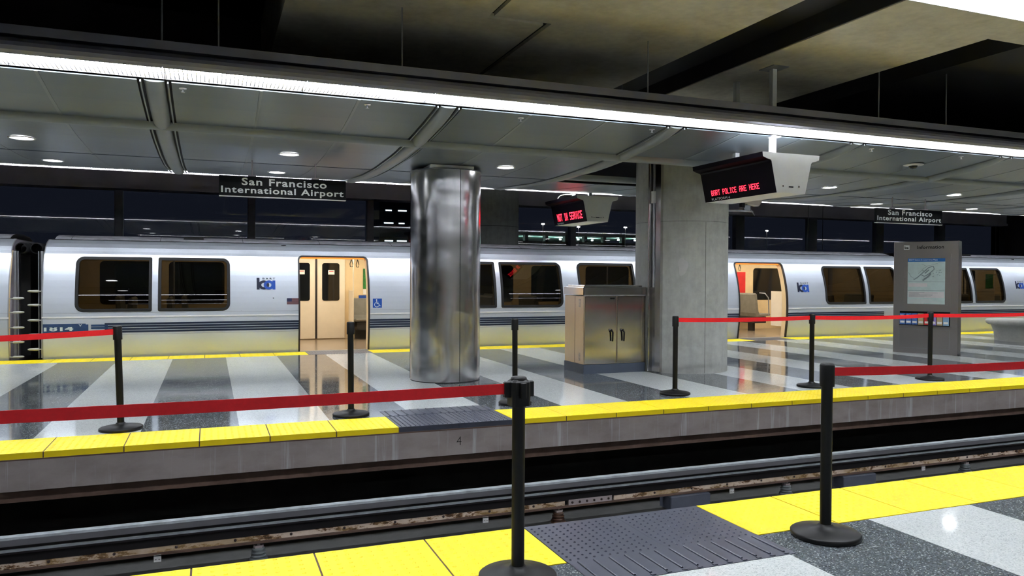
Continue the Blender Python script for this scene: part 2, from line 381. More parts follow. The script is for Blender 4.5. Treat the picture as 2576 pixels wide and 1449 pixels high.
b = MB(); b.extr([(XL, 6.858, -.594), (XL, 6.862, -.575), (XL, 6.925, -.573), (XL, 6.925, -.586), (XL, 6.862, -.590)], (XR-XL, 0, 0)); b.shift((0, -6.92, 1)).build('cover_top', 'covertop', t)  # top skin paler than the face: its lit look put into the colour
b = MB(); b.box(XL, XR, 6.855, 6.88, -.687, -.671); b.shift((0, -6.92, 1)).build('lower_lip', 'covertop', t)
b = MB(); b.box(XL, XR, 6.885, 6.895, -.67, -.60); b.shift((0, -6.92, 1)).build('cover_web', 'railhead', t)
def insul(x, mat, label):
    t = thing('insulator', label, 'insulator', (x, 6.93, -1.0), group='contact rail insulators')
    MB().lathe([(.075, 0), (.075, .015), (.045, .02), (.062, .03), (.064, .04), (.046, .048), (.06, .058), (.062, .068), (.045, .078), (.055, .088), (.05, .100), (.035, .105)], n=20).build('ribbed_body', mat, t)
    c = MB(); c.box(-.03, .03, -.03, .03, .104, .125); c.box(-.042, -.028, -.02, .02, .11, .128); c.box(.028, .042, -.02, .02, .11, .128); c.box(-.012, .012, -.02, .02, .125, .150)
    c.build('clamp', 'mauve', t); return t
for x, mt, lb in ((-2.46, 'insul', 'grey ribbed insulator under the contact rail beyond the frame edge, first of the row'), (.39, 'insul', 'grey ribbed insulator under the contact rail behind the yellow tiles, before the four-way post'),
                  (3.24, 'insulbrown', 'brown ribbed insulator under the contact rail beside the bolted splice plate'), (6.09, 'insul', 'grey ribbed insulator just past the splice plate, before the tall belt post with round base'),
                  (8.94, 'insul', 'grey ribbed insulator farther along the contact rail past the tall belt post'), (11.8, 'insul', 'grey ribbed insulator at the distant end of the contact rail')):
    insul(x, M[mt], lb)
for k, x in enumerate((-.4, 2.45, 5.3, 8.15)):
    b = MB(); b.box(-.028, .028, 0, .012, -.05, .005); b.box(-.028, .028, 0, .05, -.004, .006)
    o = b.build('rail_bracket', 'trimw', loc=(x, 6.87, -.85)); tag(o, ORD[k]+' pale bracket tab hanging under the contact rail, counted away from the car gap', 'bracket', 'rail bracket tabs')
    for dx in (-.013, .013): MB().lathe([(.006, 0), (.006, .003)], n=8).build('screw', 'bolt', o).location = (dx, -.002, -.03)
for x, lb in ((4.5, 'blue-grey concrete block on the track bed beneath the contact rail, nearest the splice plate'), (6.85, 'blue-grey concrete block on the track bed behind the tall belt post')):
    tag(MB().bbox(0, .5, 0, .22, 0, .145, .008).build('concrete_block', 'block', loc=(x, 6.84, -1.0)), lb, 'block', 'concrete track blocks')
for y, lb in ((4.62, 'dark running rail close under the camera-side platform'), (6.22, 'dark running rail in the middle of the sunken track')):
    b = MB(); b.extr([(XL, -.06, 0), (XL, .06, 0), (XL, .06, .015), (XL, .01, .03), (XL, .01, .08), (XL, .035, .09), (XL, .035, .12), (XL, -.035, .12), (XL, -.035, .09), (XL, -.01, .08), (XL, -.01, .03), (XL, -.06, .015)], (XR-XL, 0, 0))
    tag(b.build('running_rail', 'railhead', loc=(0, y, -1.0)), lb, 'rail', 'running rails')

# ------------------------------------------------------------------ SETTING: walls, slab, glass wall
struct(MB().box(XL, XR, YN0-3.6, YN0-3.4, -1.3, 4.6), 'wall_near', 'bench')  # unseen wall, colour paled to brighten reflections in the stainless
struct(MB().box(XL-.2, XL, YN0-3.6, 20.6, -1.3, 5.2), 'wall_left', 'darkwall')
struct(MB().box(XR, XR+.2, YN0-3.6, 20.6, -1.3, 5.2), 'wall_right', 'darkwall')
struct(MB().box(XL, XR, YN0-3.6, 20.6, 5.2, 5.4), 'ceiling', 'darkwall')
ZS = 4.0
def groove_slab():
    b = MB(); z = ZS
    # two precast pieces meeting along a stepped joint
    g = .03
    b.extr([(.65, -7.6, z), (2.57-g, -7.6, z), (2.57-g, 7.18-g, z), (3.17-g, 7.18-g, z), (3.19-g, 11, z), (.65, 11, z)], (0, 0, .9))
    return b
struct(groove_slab(), 'slab', 'soffit')
b = MB(); g = .03; z = ZS+.012
b.extr([(2.57+g, -7.6, z), (5.1, -7.6, z), (5.1, 11, z), (3.19+g, 11, z), (3.19+g, 7.18-g*2, z), (2.57+g, 7.18-g*2, z)], (0, 0, .9)); struct(b, 'slab', 'soffit')
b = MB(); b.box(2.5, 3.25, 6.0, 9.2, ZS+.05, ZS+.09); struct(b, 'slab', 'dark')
struct(MB().box(5.93, 7.68, -7.6, 11, ZS, ZS+.9), 'slab', 'soffit')
struct(MB().box(5.1, 5.93, -7.6, 11, ZS+.22, ZS+.5), 'slab', 'darkwall')  # dark plate added inside the recess to deepen its shade
struct(MB().box(5.912, 5.928, -7.6, 11, ZS+.01, ZS+.22), 'beam', 'darkwall')  # thin dark sheet added over the shaded side of the concrete slab
struct(MB().box(7.68, XR, -7.6, 5.76, ZS, ZS+.9), 'slab', 'soffit')
struct(MB().box(8.6, XR, 5.76, 11, ZS+.1, ZS+.9), 'slab', 'darkwall')
struct(MB().box(XL, .2, -7.6, 5.0, ZS, ZS+.9), 'slab', 'darkwall')
struct(MB().box(XL, XR, 11, 20.3, ZS+.3, ZS+.9), 'slab', 'darkwall')
# glazed back wall
YW = 20.3
struct(MB().box(XL, 27.6, YW-.45, YW+.1, 3.44, ZS+.3), 'beam', 'fascia')
struct(MB().box(XL, 27.6, YW-.5, YW-.45, 3.44, 3.52), 'trim_2', 'fascia')
struct(MB().box(XL, XR, YW-.1, YW+.1, -1.0, .3), 'wall_back', 'fascia')
struct(MB().box(27.6, XR, YW-.4, YW+.1, -1.0, ZS+.3), 'wall_back', 'darkwall')
mx = [YW*(-.0982+.1458*k) for k in range(-4, 12)]
for k in range(len(mx)-1):
    a, c = mx[k], mx[k+1]
    if a < XL: a = XL
    if c > 27.6: c = 27.6
    g = MB().add([(a, YW, .3), (c, YW, .3), (c, YW, 3.44), (a, YW, 3.44)], [(0, 1, 2, 3)]).build('window_%d' % (k+1), 'wallglass'); tag(g, kind='structure')
    w_ = .09 if k < 8 else .17
    MB().bbox(c-w_, c+w_, YW-.16, YW+.04, .3, 3.44, .01).build('window_mullion', 'mullion', g)

# ------------------------------------------------------------------ canopy over the island platform
PROF = [(7.5, 3.17), (8.0, 3.10), (8.75, 3.02), (9.5, 2.975), (10.6, 2.955), (11.6, 2.975), (12.5, 3.03), (13.3, 3.08), (13.72, 3.14)]
def zc(y):
    for (a, za), (b, zb) in zip(PROF, PROF[1:]):
        if a <= y <= b: return za+(zb-za)*(y-a)/(b-a)
    return PROF[0][1] if y < 7.5 else PROF[-1][1]
def ys(y0, y1, n): return [y0+(y1-y0)*i/n for i in range(n+1)]
RX = [-5.9+2.72*k for k in range(-3, 18)]
def sheet(mb, x0, x1, y0, y1, dz=0, th=.01, n=None):
    n = n or max(2, int((y1-y0)/.25)); yy = ys(y0, y1, n)
    rings = [[(x0, y, zc(y)+dz), (x1, y, zc(y)+dz), (x1, y, zc(y)+dz+th), (x0, y, zc(y)+dz+th)] for y in yy]
    return mb.loft(rings, 0, True, True)
back = MB()
for k in range(len(RX)-1):
    hole = abs(RX[k]-4.98) < .1; yb_ = 11.16 if hole else 10.92
    a, c = RX[k], RX[k+1]
    p = MB()
    for (y0, y1) in ((7.52, 8.70), (8.86, 10.86), (yb_, 13.72)):
        if hole and y0 == 8.86:
            continue
        sheet(p, a+.14, c-.14, y0, y1)
    o = struct(p, 'ceiling_panel', 'panel')
    s_ = MB()
    for q in (1, 2):
        xs = a+(c-a)*q/3
        for (y0, y1) in ((7.52, 8.70), (8.86, 10.86), (yb_, 13.7)):
            if hole and y0 == 8.86: continue
            sheet(s_, xs-.014, xs+.014, y0, y1, -.004, .004)
    s_.build('panel_seam', 'seam', o)
    if hole:
        sheet(back, a-.02, a+.14, 7.5, 13.74, .03, .01); sheet(back, c-.14, c+.02, 7.5, 13.74, .03, .01)
        sheet(back, a, c, 7.5, 8.8, .03, .01); sheet(back, a, c, 11.16, 13.74, .03, .01)
    else: sheet(back, a, c, 7.5, 13.74, .03, .01)
struct(back, 'ceiling', 'darkwall')
for k, x in enumerate(RX):
    t_ = MB(); yy = ys(7.52, 13.7, 28)
    rings = [[(x+.085*math.cos(a_), y, zc(y)+.012-(.077 if y < 9 else .077-.03*min(1, (y-9)/1.5))*math.sin(a_)*max(.02, min(1, (y-7.5)/.35, (13.72-y)/.35))**.5) for a_ in [PI*i/8 for i in range(9)]] for y in yy]
    t_.loft(rings, 0, True, True, True, False); rb = struct(t_, 'trim_%d' % (k+3), 'rib')
    e = MB()
    for s in (-1, 1): sheet(e, min(x+s*.105, x+s*.118), max(x+s*.105, x+s*.118), 7.52, 13.7, -.012, .02)
    e.build('rib_edge', 'rib', rb)
t_ = MB()
for yc, r in ((8.78, .075),):
    rings = [[(x, yc+r*math.cos(PI*i/8), zc(yc)+.01-r*math.sin(PI*i/8)) for i in range(9)] for x in (RX[0], RX[-1])]
    t_.loft(rings, 0, True, True, True, False)
t_.loft([[(x, 10.9+.09*math.cos(PI*i/8), 3.06-.09*math.sin(PI*i/8)) for i in range(9)] for x in (5.0, 7.7)], 0, True, True, True, False)
struct(t_, 'trim_30', 'rib')
# services in the open bay around the concrete column
pg = 'pipes in the open ceiling bay'
for k, (y, z, r) in enumerate(((9.7, 3.45, .03), (10.0, 3.52, .018), (10.35, 3.47, .025))):
    tag(MB().tube([(4.9, y, z), (6.2, y, z)], r, 10).tube([(5.5, y, z), (5.5, y, 4.22)], .008, 6).shift((-4.9, -y, -z)).build('service_pipe', 'galv', loc=(4.9, y, z)), ('thicker lowest', 'thin highest', 'middle')[k]+' steel service pipe in the open ceiling bay beside the concrete column', 'pipe', pg)
tag(MB().tube([(5.3, 10.5, 3.6), (5.4, 10.5, 3.42), (5.6, 10.4, 3.3), (6.1, 10.3, 3.27)], .012, 8).build('flexible_conduit', 'black'), 'thin black bent conduit in the open ceiling bay', 'conduit')

# luminaires -------------------------------------------------------
LP = 1.186
def luminaire(y0, y1, z, flip=False):
    t = thing('linear_luminaire', 'x', 'ceiling light', (0, y0, z))
    w_ = y1-y0; s = -1 if flip else 1
    def Y(v): return w_-v if flip else v
    L = LP-.006
    b = MB()
    b.extr([(0, Y(.04), .055), (0, Y(.34), .055), (0, Y(.42), .0), (0, Y(.435), .0), (0, Y(.36), .09), (0, Y(.02), .09)], (L, 0, 0))
    b.build('reflector', 'louver', t)
    b = MB(); prof = [(0, Y(.0), 0.004), (0, Y(-.03), .02), (0, Y(-.05), .05), (0, Y(-.05), .08), (0, Y(-.025), .11), (0, Y(.02), .13), (0, Y(.2), .15), (0, Y(.42), .13), (0, Y(.44), .12), (0, Y(.02), .10), (0, Y(.015), .004)]
    b.loft([[(x, y, zz) for _, y, zz in prof] for x in (0, LP)], 0, True, True, False); b.build('housing', 'housing', t)
    b = MB(); b.box(.015, L-.015, min(Y(.03), Y(.33)), max(Y(.03), Y(.33)), .03, .05); b.build('lens', 'lens', t)
    b = MB()
    for k in range(34): x = .012+k*(L-.024)/33; b.box(x-.0035, x+.0035, min(Y(.01), Y(.41)), max(Y(.01), Y(.41)), 0, .026)
    for v in (.01, .41): b.box(0, L, min(Y(v), Y(v+.006)), max(Y(v), Y(v+.006)), -.003, .005)
    b.build('louvre', 'louver', t)
    return t
def lum_run(proto, x0, n, y, z, what, group, first):
    out = []
    for k in range(n):
        lab = '%s white luminaire %s, counted from the %s' % (ORD[k], what, first)
        if k == 0 and not proto.get('used'):
            o = proto['o']; o.location = (x0, y, z); proto['used'] = 1; o['label'] = lab; o['group'] = group
            KID[o.name] = kids(o)
        else: o = dup(proto['o'], (x0+k*LP, y, z), lab, group)
        out.append(o)
pa = {'o': luminaire(7.08, 7.52, 3.19)}
lum_run(pa, -.338-7*LP-.03, 24, 7.08, 3.19, 'above the island platform edge', 'luminaires over the facing platform edge', 'car gap')
pc = {'o': luminaire(0, .44, 0, True)}
lum_run(pc, -.338-6*LP, 32, 13.76, 3.17, 'above the train', 'luminaires along the train side of the canopy', 'car gap')
pb = {'o': luminaire(0, .44, 0, True)}
lum_run(pb, 4.16-6*LP, 24, 3.14, 3.19, 'over the camera-side platform edge', 'luminaires over the camera-side platform edge', 'car gap side')
lum_run(pb, 4.16-6*LP, 12, -3.4, 3.19, 'added unseen behind the camera', 'unseen luminaires added at the rear', 'car gap side')  # unseen row put in to light the camera-side platform
# channel above the luminaires
struct(MB().box(XL, XR, 7.10, 7.28, 3.345, 3.42), 'beam', 'housing')
struct(MB().box(XL, XR, 3.36, 3.56, 3.345, 3.42), 'beam', 'housing')
struct(MB().box(XL, XR, 13.9, 14.1, 3.33, 3.42), 'beam', 'housing')
for k, (x, zt) in enumerate(((-.38, 5.2), (.07, 5.2), (7.7, 5.2), (8.85, 4.1), (1.7, 4.0), (4.4, 4.0))):
    tag(MB().lathe([(.008, 0), (.008, zt-3.42)], n=8).build('hanger_rod', 'galv', loc=(x, 7.2, 3.42)), ORD[k]+' thin steel hanger rod holding the lighting channel'+(' beside the sign post' if k == 2 else ' beyond the sign post' if k == 3 else ' under the tan slab' if k > 3 else ' in the dark bay'), 'hanger rod', 'hanger rods of the lighting channel')

# downlights, sprinklers, dome camera
dl = thing('downlight', 'x', 'ceiling light')
MB().lathe([(.135, .004), (.135, -.004), (.115, -.006), (.112, .0)], n=28, cap=False).build('trim_ring', 'trimw', dl)
MB().lathe([(.0, -.001), (.112, -.001)], n=28, cap=False).build('lens', 'downlens', dl)
rowA = [(R*9.95, 9.95) for R in (-.1953, .0929, .3835, .9633, 1.2523)]; rowB = [(R*12.0, 12.0) for R in (-.1653, .078, 1.0673, 1.2981)]
LA = ['nearest the car gap', 'above the first station name sign', 'beside the stainless column', 'beside the large display', 'above the second station name sign']
LB = ['nearest the car gap', 'behind the first station name sign', 'before the second station name sign', 'past the second station name sign']
for k, (x, y) in enumerate(rowA+rowB):
    a = k < 5
    lab = 'round recessed downlight in the '+('row toward the camera, ' if a else 'row toward the train, ')+(LA[k] if a else LB[k-5])
    o = dl if k == 0 else dup(dl, label=lab); o['label'] = lab; o['group'] = 'round downlights'
    o.location = (x, y, zc(y)-.004)
sp = thing('sprinkler_head', 'x', 'sprinkler')
MB().lathe([(.034, .0), (.03, -.006)], n=16).build('escutcheon', 'trimw', sp)
MB().lathe([(.009, -.006), (.007, -.03), (.018, -.033), (.018, -.037)], n=12).build('nozzle', 'galv', sp)
SL = ['nearest the car gap', 'above the stainless column approach', 'just past the column', 'before the sign post', 'past the sign post', 'beyond the dome camera']
for k, R in enumerate((-.03, .1905, .4058, .6189, 1.0541, 1.2681)):
    y = 7.45+.0; y = 7.45
    for _ in range(20): y = (zc(y)-1.45)/.2228
    o = sp if k == 0 else dup(sp); o['label'] = 'small pendent sprinkler head in the grey ceiling panels, '+SL[k]; o['group'] = 'ceiling sprinklers'
    o.location = (R*y, y, zc(y))
y = 8.15; t = thing('dome_camera', 'white recessed dome camera with dark lens in the grey ceiling panel', 'camera', (1.1511*y, y, zc(y)-.002))
MB().lathe([(.14, .004), (.135, -.006), (.06, -.012)], n=28, cap=False).build('bezel', 'trimw', t)
MB().lathe([(.06, -.01), (.055, -.03), (.035, -.05), (.0, -.056)], n=24, cap=False).build('dome', 'blackglass', t)

# ------------------------------------------------------------------ columns
c = (3.10, 10.44); t = thing('stainless_column', 'wide round column clad in polished stainless steel standing on the island platform', 'column', (*c, 0), kind='thing')
R_ = .492
n = 96; rings = []
rs = random.Random(3)
for k in range(2):
    pass
MB().lathe([(R_-.004, 0), (R_-.004, .02)], n=96, smooth=True).build('base_seam', 'black', t)
cl = MB().lathe([(R_, .012), (R_, .8), (R_, 1.6), (R_, 2.905)], n=96).build('cladding', 'sscol', t)
MB().lathe([(R_+.004, 2.90), (R_+.006, 2.918), (R_-.02, 2.92)], n=96).build('top_rim', 'galv', t)
a_ = math.atan2(9.97-10.44, 3.10+.06-3.10); sx, sy = math.cos(a_)*(R_+.0012), math.sin(a_)*(R_+.0012)
for da in (0, 2.2, 4.4):
    sx, sy = math.cos(a_+da)*(R_-.001), math.sin(a_+da)*(R_-.001)
    MB().lathe([(.0045, .02), (.0045, 2.9)], n=8).build('panel_joint', 'black', t).location = (sx, sy, 0)
o = MB(); o.box(-.34, .27, -.44, .2, 2.92, 2.958); o.build('cap_box', 'signwhite', t)

c = (6.99, 10.39); t = thing('concrete_column', 'thick round concrete column with steel channel behind the stainless cabinet', 'column', (*c, 0), kind='thing')
MB().lathe([(.72, 0), (.72, .95), (.72, 2.30)], n=72).build('lower_shaft', 'column', t)
MB().lathe([(.712, 2.295), (.712, 2.305)], n=72).build('joint_line', 'dark', t)
for a_ in (266, 150): MB().lathe([(.0035, 0.01), (.0035, 2.29)], n=6).build('form_seam', 'dark', t).location = (.7185*math.cos(math.radians(a_)), .7185*math.sin(math.radians(a_)), 0)
MB().lathe([(.72, 2.305), (.72, ZS)], n=72).build('upper_shaft', 'column', t)
ch = MB(); a0 = math.radians(205)
ex, ey = -math.sin(a0), math.cos(a0); nx, ny = math.cos(a0), math.sin(a0)
def colpt(u_, d_): return (nx*(.70+d_)+ex*u_, ny*(.70+d_)+ey*u_)
prof = [colpt(-.11, -.02), colpt(-.11, .08), colpt(-.09, .08), colpt(-.06, .03), colpt(.0, .03), colpt(.02, .08), colpt(.11, .08), colpt(.11, -.02)]
ch.loft([[(x, y, z) for x, y in prof] for z in (0.02, 3.6)], 0, True, True); ch.build('steel_channel', 'stainless', t)
cb = MB(); cb.tube([(*colpt(-.02, .055), 1.3), (*colpt(-.02, .055), 2.62), (*colpt(-.02, .055), 3.5)], .022, 10); cb.build('conduit', 'galv', t)
cb = MB(); p_ = colpt(-.02, .06); cb.box(p_[0]-.04, p_[0]+.04, p_[1]-.04, p_[1]+.02, 2.58, 2.76); cb.build('conduit_fitting', 'trimw', t)
# patch on the concrete
pt = MB(); px, pz = 6.99, 1.72
pts = []
for i in range(22):
    a = 2*PI*i/22; rr = 1+.15*math.sin(3*a+1)+.08*math.sin(5*a)
    th = math.radians(238)+.10*rr*math.cos(a); pts.append((.7215*math.cos(th), .7215*math.sin(th), 1.62+.13*rr*math.sin(a)))
pt.add(pts, [tuple(range(22))]); pt.build('filler_patch', flat('pale filler', (.42, .42, .41), .8, var=.06), t)
t = thing('concrete_column', 'dark round concrete column standing beyond the train behind the small display', 'column', (6.95, 19.1, -1), kind='thing')
MB().lathe([(.70, 0), (.70, 3.75)], n=48).build('lower_shaft', 'column', t); MB().lathe([(.692, 3.74), (.692, 3.76)], n=48).build('joint_line', 'dark', t); MB().lathe([(.70, 3.76), (.70, 5.3)], n=48).build('upper_shaft', 'column', t)

# ------------------------------------------------------------------ stainless cabinet
t = thing('equipment_cabinet', 'stainless steel double-door equipment cabinet on slate plinth beside the concrete column', 'cabinet', (5.19, 10.24, 0))
MB().bbox(0, 1.06, 0, .68, 0, .14, .004).build('plinth', 'plinth', t)
MB().bbox(.0, 1.055, .012, .66, .145, 1.17, .006).build('body', 'side', t)
b = MB(); b.bbox(-.015, 1.075, -.012, .68, 1.185, 1.305, .01); hd = b.build('hood', 'stainless', t)
b = MB(); b.bbox(.03, 1.03, .05, .62, 1.305, 1.33, .008); b.build('hood_lid', 'stainless', hd)
MB().box(.0, 1.06, -.006, .012, 1.17, 1.188).build('head_rail', 'galv', t)
for k, (xa, xb) in enumerate(((.012, .545), (.562, 1.05))):
    d = MB().bbox(xa, xb, -.012, .012, .155, 1.162, .004).build('door', 'stainless', t)
    hx = .455 if k == 0 else .650
    h = MB(); h.tube([(hx-.02, -.013, .635), (hx-.01, -.045, .655), (hx+.008, -.05, .62), (hx+.01, -.045, .52), (hx+.008, -.043, .485)], [.016, .018, .014, .012, .011], 10)
    h.lathe([(.022, 0), (.022, .006)], c=(hx-.012, -.016, .642), n=14); h.build('handle', 'black', d)
for z0 in (1.0, .19):
    v = MB()
    for k in range(7): v.box(-.006, .002, .115, .165, z0+k*.018, z0+k*.018+.009)
    v.build('vent', 'galv', t)
v = MB(); v.box(.435, .51, -.0145, -.012, 1.12, 1.145); pl = v.build('name_plate', 'black', t)
MB().box(-.002, .0, .30, .304, .15, 1.165).build('side_seam', 'black', t)

# ------------------------------------------------------------------ information kiosk
K0 = Vector((12.63, 11.39, 0)); kd = Vector((.478, -.878, 0)); kn = Vector((.878, .478, 0))
krz = math.atan2(kd.y, kd.x); KW = 1.13
t = thing('information_kiosk', 'tall stainless steel information kiosk with map case on the island platform', 'kiosk', K0, krz)
MB().bbox(0, KW, 0, .30, .0, 2.18, .008).build('cabinet', 'kiosk', t)
b = MB()
def frame(mb, x0, x1, z0, z1, w_, y0, y1):
    mb.box(x0, x1, y0, y1, z1-w_, z1); mb.box(x0, x1, y0, y1, z0, z0+w_); mb.box(x0, x0+w_, y0, y1, z0+w_, z1-w_); mb.box(x1-w_, x1, y0, y1, z0+w_, z1-w_)
frame(b, .14, 1.0, .90, 1.93, .05, -.012, .0); b.build('map_case_frame', 'kiosk', t)
b = MB(); b.add([(.2, -.002, .95), (.94, -.002, .95), (.94, -.002, 1.88), (.2, -.002, 1.88)], [(0, 1, 2, 3)]); b.build('case_backing', 'kiosk', t)
mp = MB(); mp.box(.255, .905, -.006, -.003, .965, 1.85, 0)
mp.box(.255, .905, -.0075, -.006, 1.785, 1.85, 1)
mp.box(.26, .90, -.0072, -.006, 1.395, 1.40, 2); mp.box(.26, .90, -.0072, -.006, 1.225, 1.232, 2)
mp.box(.27, .60, -.0072, -.006, 1.30, 1.37, 3); mp.box(.27, .89, -.0072, -.006, 1.09, 1.205, 3)
for k in range(9): mp.box(.28+.0*k, .45+.4*rs.random(), -.0076, -.007, 1.10+.011*k, 1.104+.011*k, 2)
for k in range(6): mp.box(.27, .45+.4*rs.random(), -.0076, -.007, .975+.015*k, .981+.015*k, 3)
def stroke(pts, w_):
    for (xa, za), (xb, zb) in zip(pts, pts[1:]):
        d = Vector((xb-xa, 0, zb-za)); L_ = max(d.length, 1e-6); q = Vector((-d.z, 0, d.x))/L_*w_/2
        A, B = Vector((xa, -.0078, za)), Vector((xb, -.0078, zb)); mp.add([A-q, B-q, B+q, A+q], [(0, 1, 2, 3)], 2)
stroke([(.36, 1.43), (.45, 1.50), (.53, 1.58), (.62, 1.67), (.70, 1.70), (.72, 1.64), (.66, 1.58), (.60, 1.53), (.55, 1.50), (.50, 1.53)], .016)
stroke([(.27, 1.58), (.31, 1.50), (.38, 1.45), (.44, 1.47)], .006); stroke([(.52, 1.42), (.58, 1.47), (.62, 1.50), (.66, 1.56)], .03)
stroke([(.5, 1.74), (.58, 1.70), (.68, 1.72), (.82, 1.77)], .004); stroke([(.75, 1.60), (.82, 1.63)], .004); stroke([(.44, 1.55), (.52, 1.64), (.6, 1.70)], .005); stroke([(.56, 1.56), (.63, 1.63)], .02)
for k in range(26): x, z = .5+.33*rs.random(), 1.44+.2*rs.random(); stroke([(x, z), (x+.02, z+.004)], .008)
text_on(mp, 'BART Station & Local Area Maps', (.275, -.0082, 1.80), (1, 0, 0), (0, 0, 1), .5, .035, 4)
mp.build('map_poster', ['mapbg', 'mapblue', 'mapgrey', 'maplite', 'white'], t)
b = MB(); b.box(.12, 1.0, -.004, .0, .56, .82); b.box(.12, 1.0, -.05, -.004, .545, .56); b.build('brochure_rack', 'signblack', t)
b = MB(); frame(b, .11, .99, .10, .47, .006, -.004, .0); b.build('access_panel', 'galv', t)
b = MB(); text_on(b, 'Information', (.42, -.004, 2.035), (1, 0, 0), (0, 0, 1), .46, .065, 0, .018); b.build('lettering', 'black', t)
b = MB(); b.box(.18, .28, -.004, 0, 2.02, 2.11); q = b.build('logo_plate', 'white', t)
b = MB(); text_on(b, 'ba', (.195, -.006, 2.04), (1, 0, 0), (0, 0, 1), .07, .05, 0, .03); b.build('logo', 'black', q)
b = MB(); b.box(0, KW, .005, .295, 0, .03); b.build('toe_strip', 'black', t)
cols = ['bluep', 'bluep', 'bluep', 'tan', 'poster_red', 'purple', 'tan', 'skyp']
lb = ['first blue leaflet at the car-gap end', 'second blue leaflet', 'third blue leaflet, next to the tan one', 'tan leaflet between the blue and red ones', 'reddish leaflet behind the black belt post', 'lilac leaflet', 'tan leaflet beside the lilac one', 'pale blue leaflet at the outer end']
for k in range(8):
    x = .13+k*.108; P_ = K0+kd*x-kn*.03+Vector((0, 0, .561))
    b = MB(); b.box(0, .096, -.008, .012, 0, .22, 0); b.box(.01, .086, -.0095, -.008, .03, .07, 1); b.box(.01, .07, -.0095, -.008, .16, .19, 1)
    o = b.build('leaflet', [cols[k], 'paper'], loc=P_); o.rotation_euler = (0, 0, krz); tag(o, lb[k]+' in the kiosk brochure rack', 'leaflet', 'leaflets in the kiosk rack')
# ------------------------------------------------------------------ round bench
t = thing('round_bench', 'round pale concrete bench cut off by the frame edge past the kiosk', 'bench', (18.0, 12.4, 0))
MB().lathe([(.80, .38), (.84, .41), (.85, .46), (.83, .50), (.0, .505)], n=48, cap=False).build('seat_slab', 'bench', t)
MB().lathe([(.66, 0), (.68, .2), (.74, .38), (.80, .38)], n=48, cap=False).build('pedestal', 'bench', t)

# ------------------------------------------------------------------ belt stanchions
def stanchion(x, y, label, group, lean=(0, 0)):
    t = thing('belt_stanchion', label, 'crowd barrier post', (x, y, 0), group=group)
    b = MB().lathe([(.178, 0), (.188, .006), (.188, .024), (.180, .030), (.10, .046), (.045, .058), (.036, .07)], n=40); b.build('base', 'black', t)
    MB().lathe([(.031, .06), (.031, .86)], n=20).build('pole', 'black', t)
    b = MB().lathe([(.040, .845), (.040, .962), (.036, .972), (.03, .974)], n=24); hd = b.build('belt_head', 'black', t)
    t.rotation_euler = (lean[0], lean[1], 0)
    return t, hd
gf = 'black belt stanchions on the island platform'; gn = 'black belt stanchions on the camera-side platform'
FP = [(-.775, 8.0), (1.365, 8.01), (3.24, 8.11), (5.38, 8.11), (7.49, 8.06), (9.657, 8.06), (11.9, 8.0)]
fl = ['black belt post on the island platform holding the short belt before the car gap', 'black belt post without belt in front of the first open train door', 'black belt post without belt between the steel column and the cabinet',
      'black belt post in front of the concrete column where the long red belt begins', 'black belt post under the large display holding a red belt on both sides', 'black belt post in front of the information kiosk', 'black belt post of which only the base edge shows at the frame edge']
for (x, y), l in zip(FP, fl):
    stanchion(x, y, l, gf, (0, -.03) if x < 0 else (0, -.008) if x < 5 else (0, 0))
NP = [(1.373, 3.39), (3.226, 3.351)]
t1, h1 = stanchion(1.373, 3.39, 'tall black belt post at the near yellow edge with four-way belt head', gn)
b = MB(); b.bbox(-.075, .075, -.014, .014, .878, .952, .004); b.bbox(-.014, .014, -.07, .07, .878, .952, .004); b.bbox(-.046, .046, -.046, .046, .836, .962, .012); b.build('belt_clip', 'black', h1)
stanchion(3.226, 3.351, 'tall black belt post with round base beside the charcoal pad on the near platform', gn)
stanchion(-2.1, 3.40, 'black belt post outside the frame holding the other end of the near red belt', gn)
stanchion(5.9, 3.28, 'black belt post outside the frame past the near light stripe', gn)
def belt(p, q, z, label, sag=.02, wd=.048, zz=None):
    n = 16; pts = []
    for k in range(n+1):
        s = k/n; pts.append(Vector((p[0]+(q[0]-p[0])*s, p[1]+(q[1]-p[1])*s, z+((zz-z)*s if zz else 0)-4*sag*s*(1-s))))
    d = Vector((q[0]-p[0], q[1]-p[1], 0)).normalized(); nn = Vector((-d.y, d.x, 0))*.0012
    L_ = [[P_-nn-Vector((0, 0, wd/2)), P_+nn-Vector((0, 0, wd/2)), P_+nn+Vector((0, 0, wd/2)), P_-nn+Vector((0, 0, wd/2))] for P_ in pts]
    o = MB().loft(L_, 0, True, True).build('barrier_belt', 'belt'); me = o.data
    me.transform(Matrix.Translation((-p[0], -p[1], -z))); o.location = (p[0], p[1], z); tag(o, label, 'barrier belt', 'red retractable barrier belts')
def trimmed(p, q, r=.04):
    d = (Vector(q)-Vector(p)).normalized()*r; return (p[0]+d.x, p[1]+d.y), (q[0]-d.x, q[1]-d.y)
for p, q, z, l, sg, zz in (((-3.2, 7.2), FP[0], .90, 'short red belt reaching from beyond the frame to the post before the car gap', .015, .918),
     (FP[3], FP[4], .925, 'red belt between the concrete-column post and the post under the large display', .012, None),
     (FP[4], FP[5], .925, 'red belt between the display post and the kiosk post', .018, None),
     (FP[5], FP[6], .925, 'red belt leaving the kiosk post towards the frame edge', .012, None)):
    a, c = trimmed(p, q); belt(a, c, z, l, sg, .052, zz)
a, c = trimmed((-2.1, 3.40), (1.373, 3.39), .06); belt(a, c, .918, 'long red belt crossing the picture in front to the four-way post', .010, .050, .918)
a, c = trimmed(NP[1], (5.9, 3.28)); belt(a, c, .925, 'near red belt running from the tall round-based post out of the frame', .016)

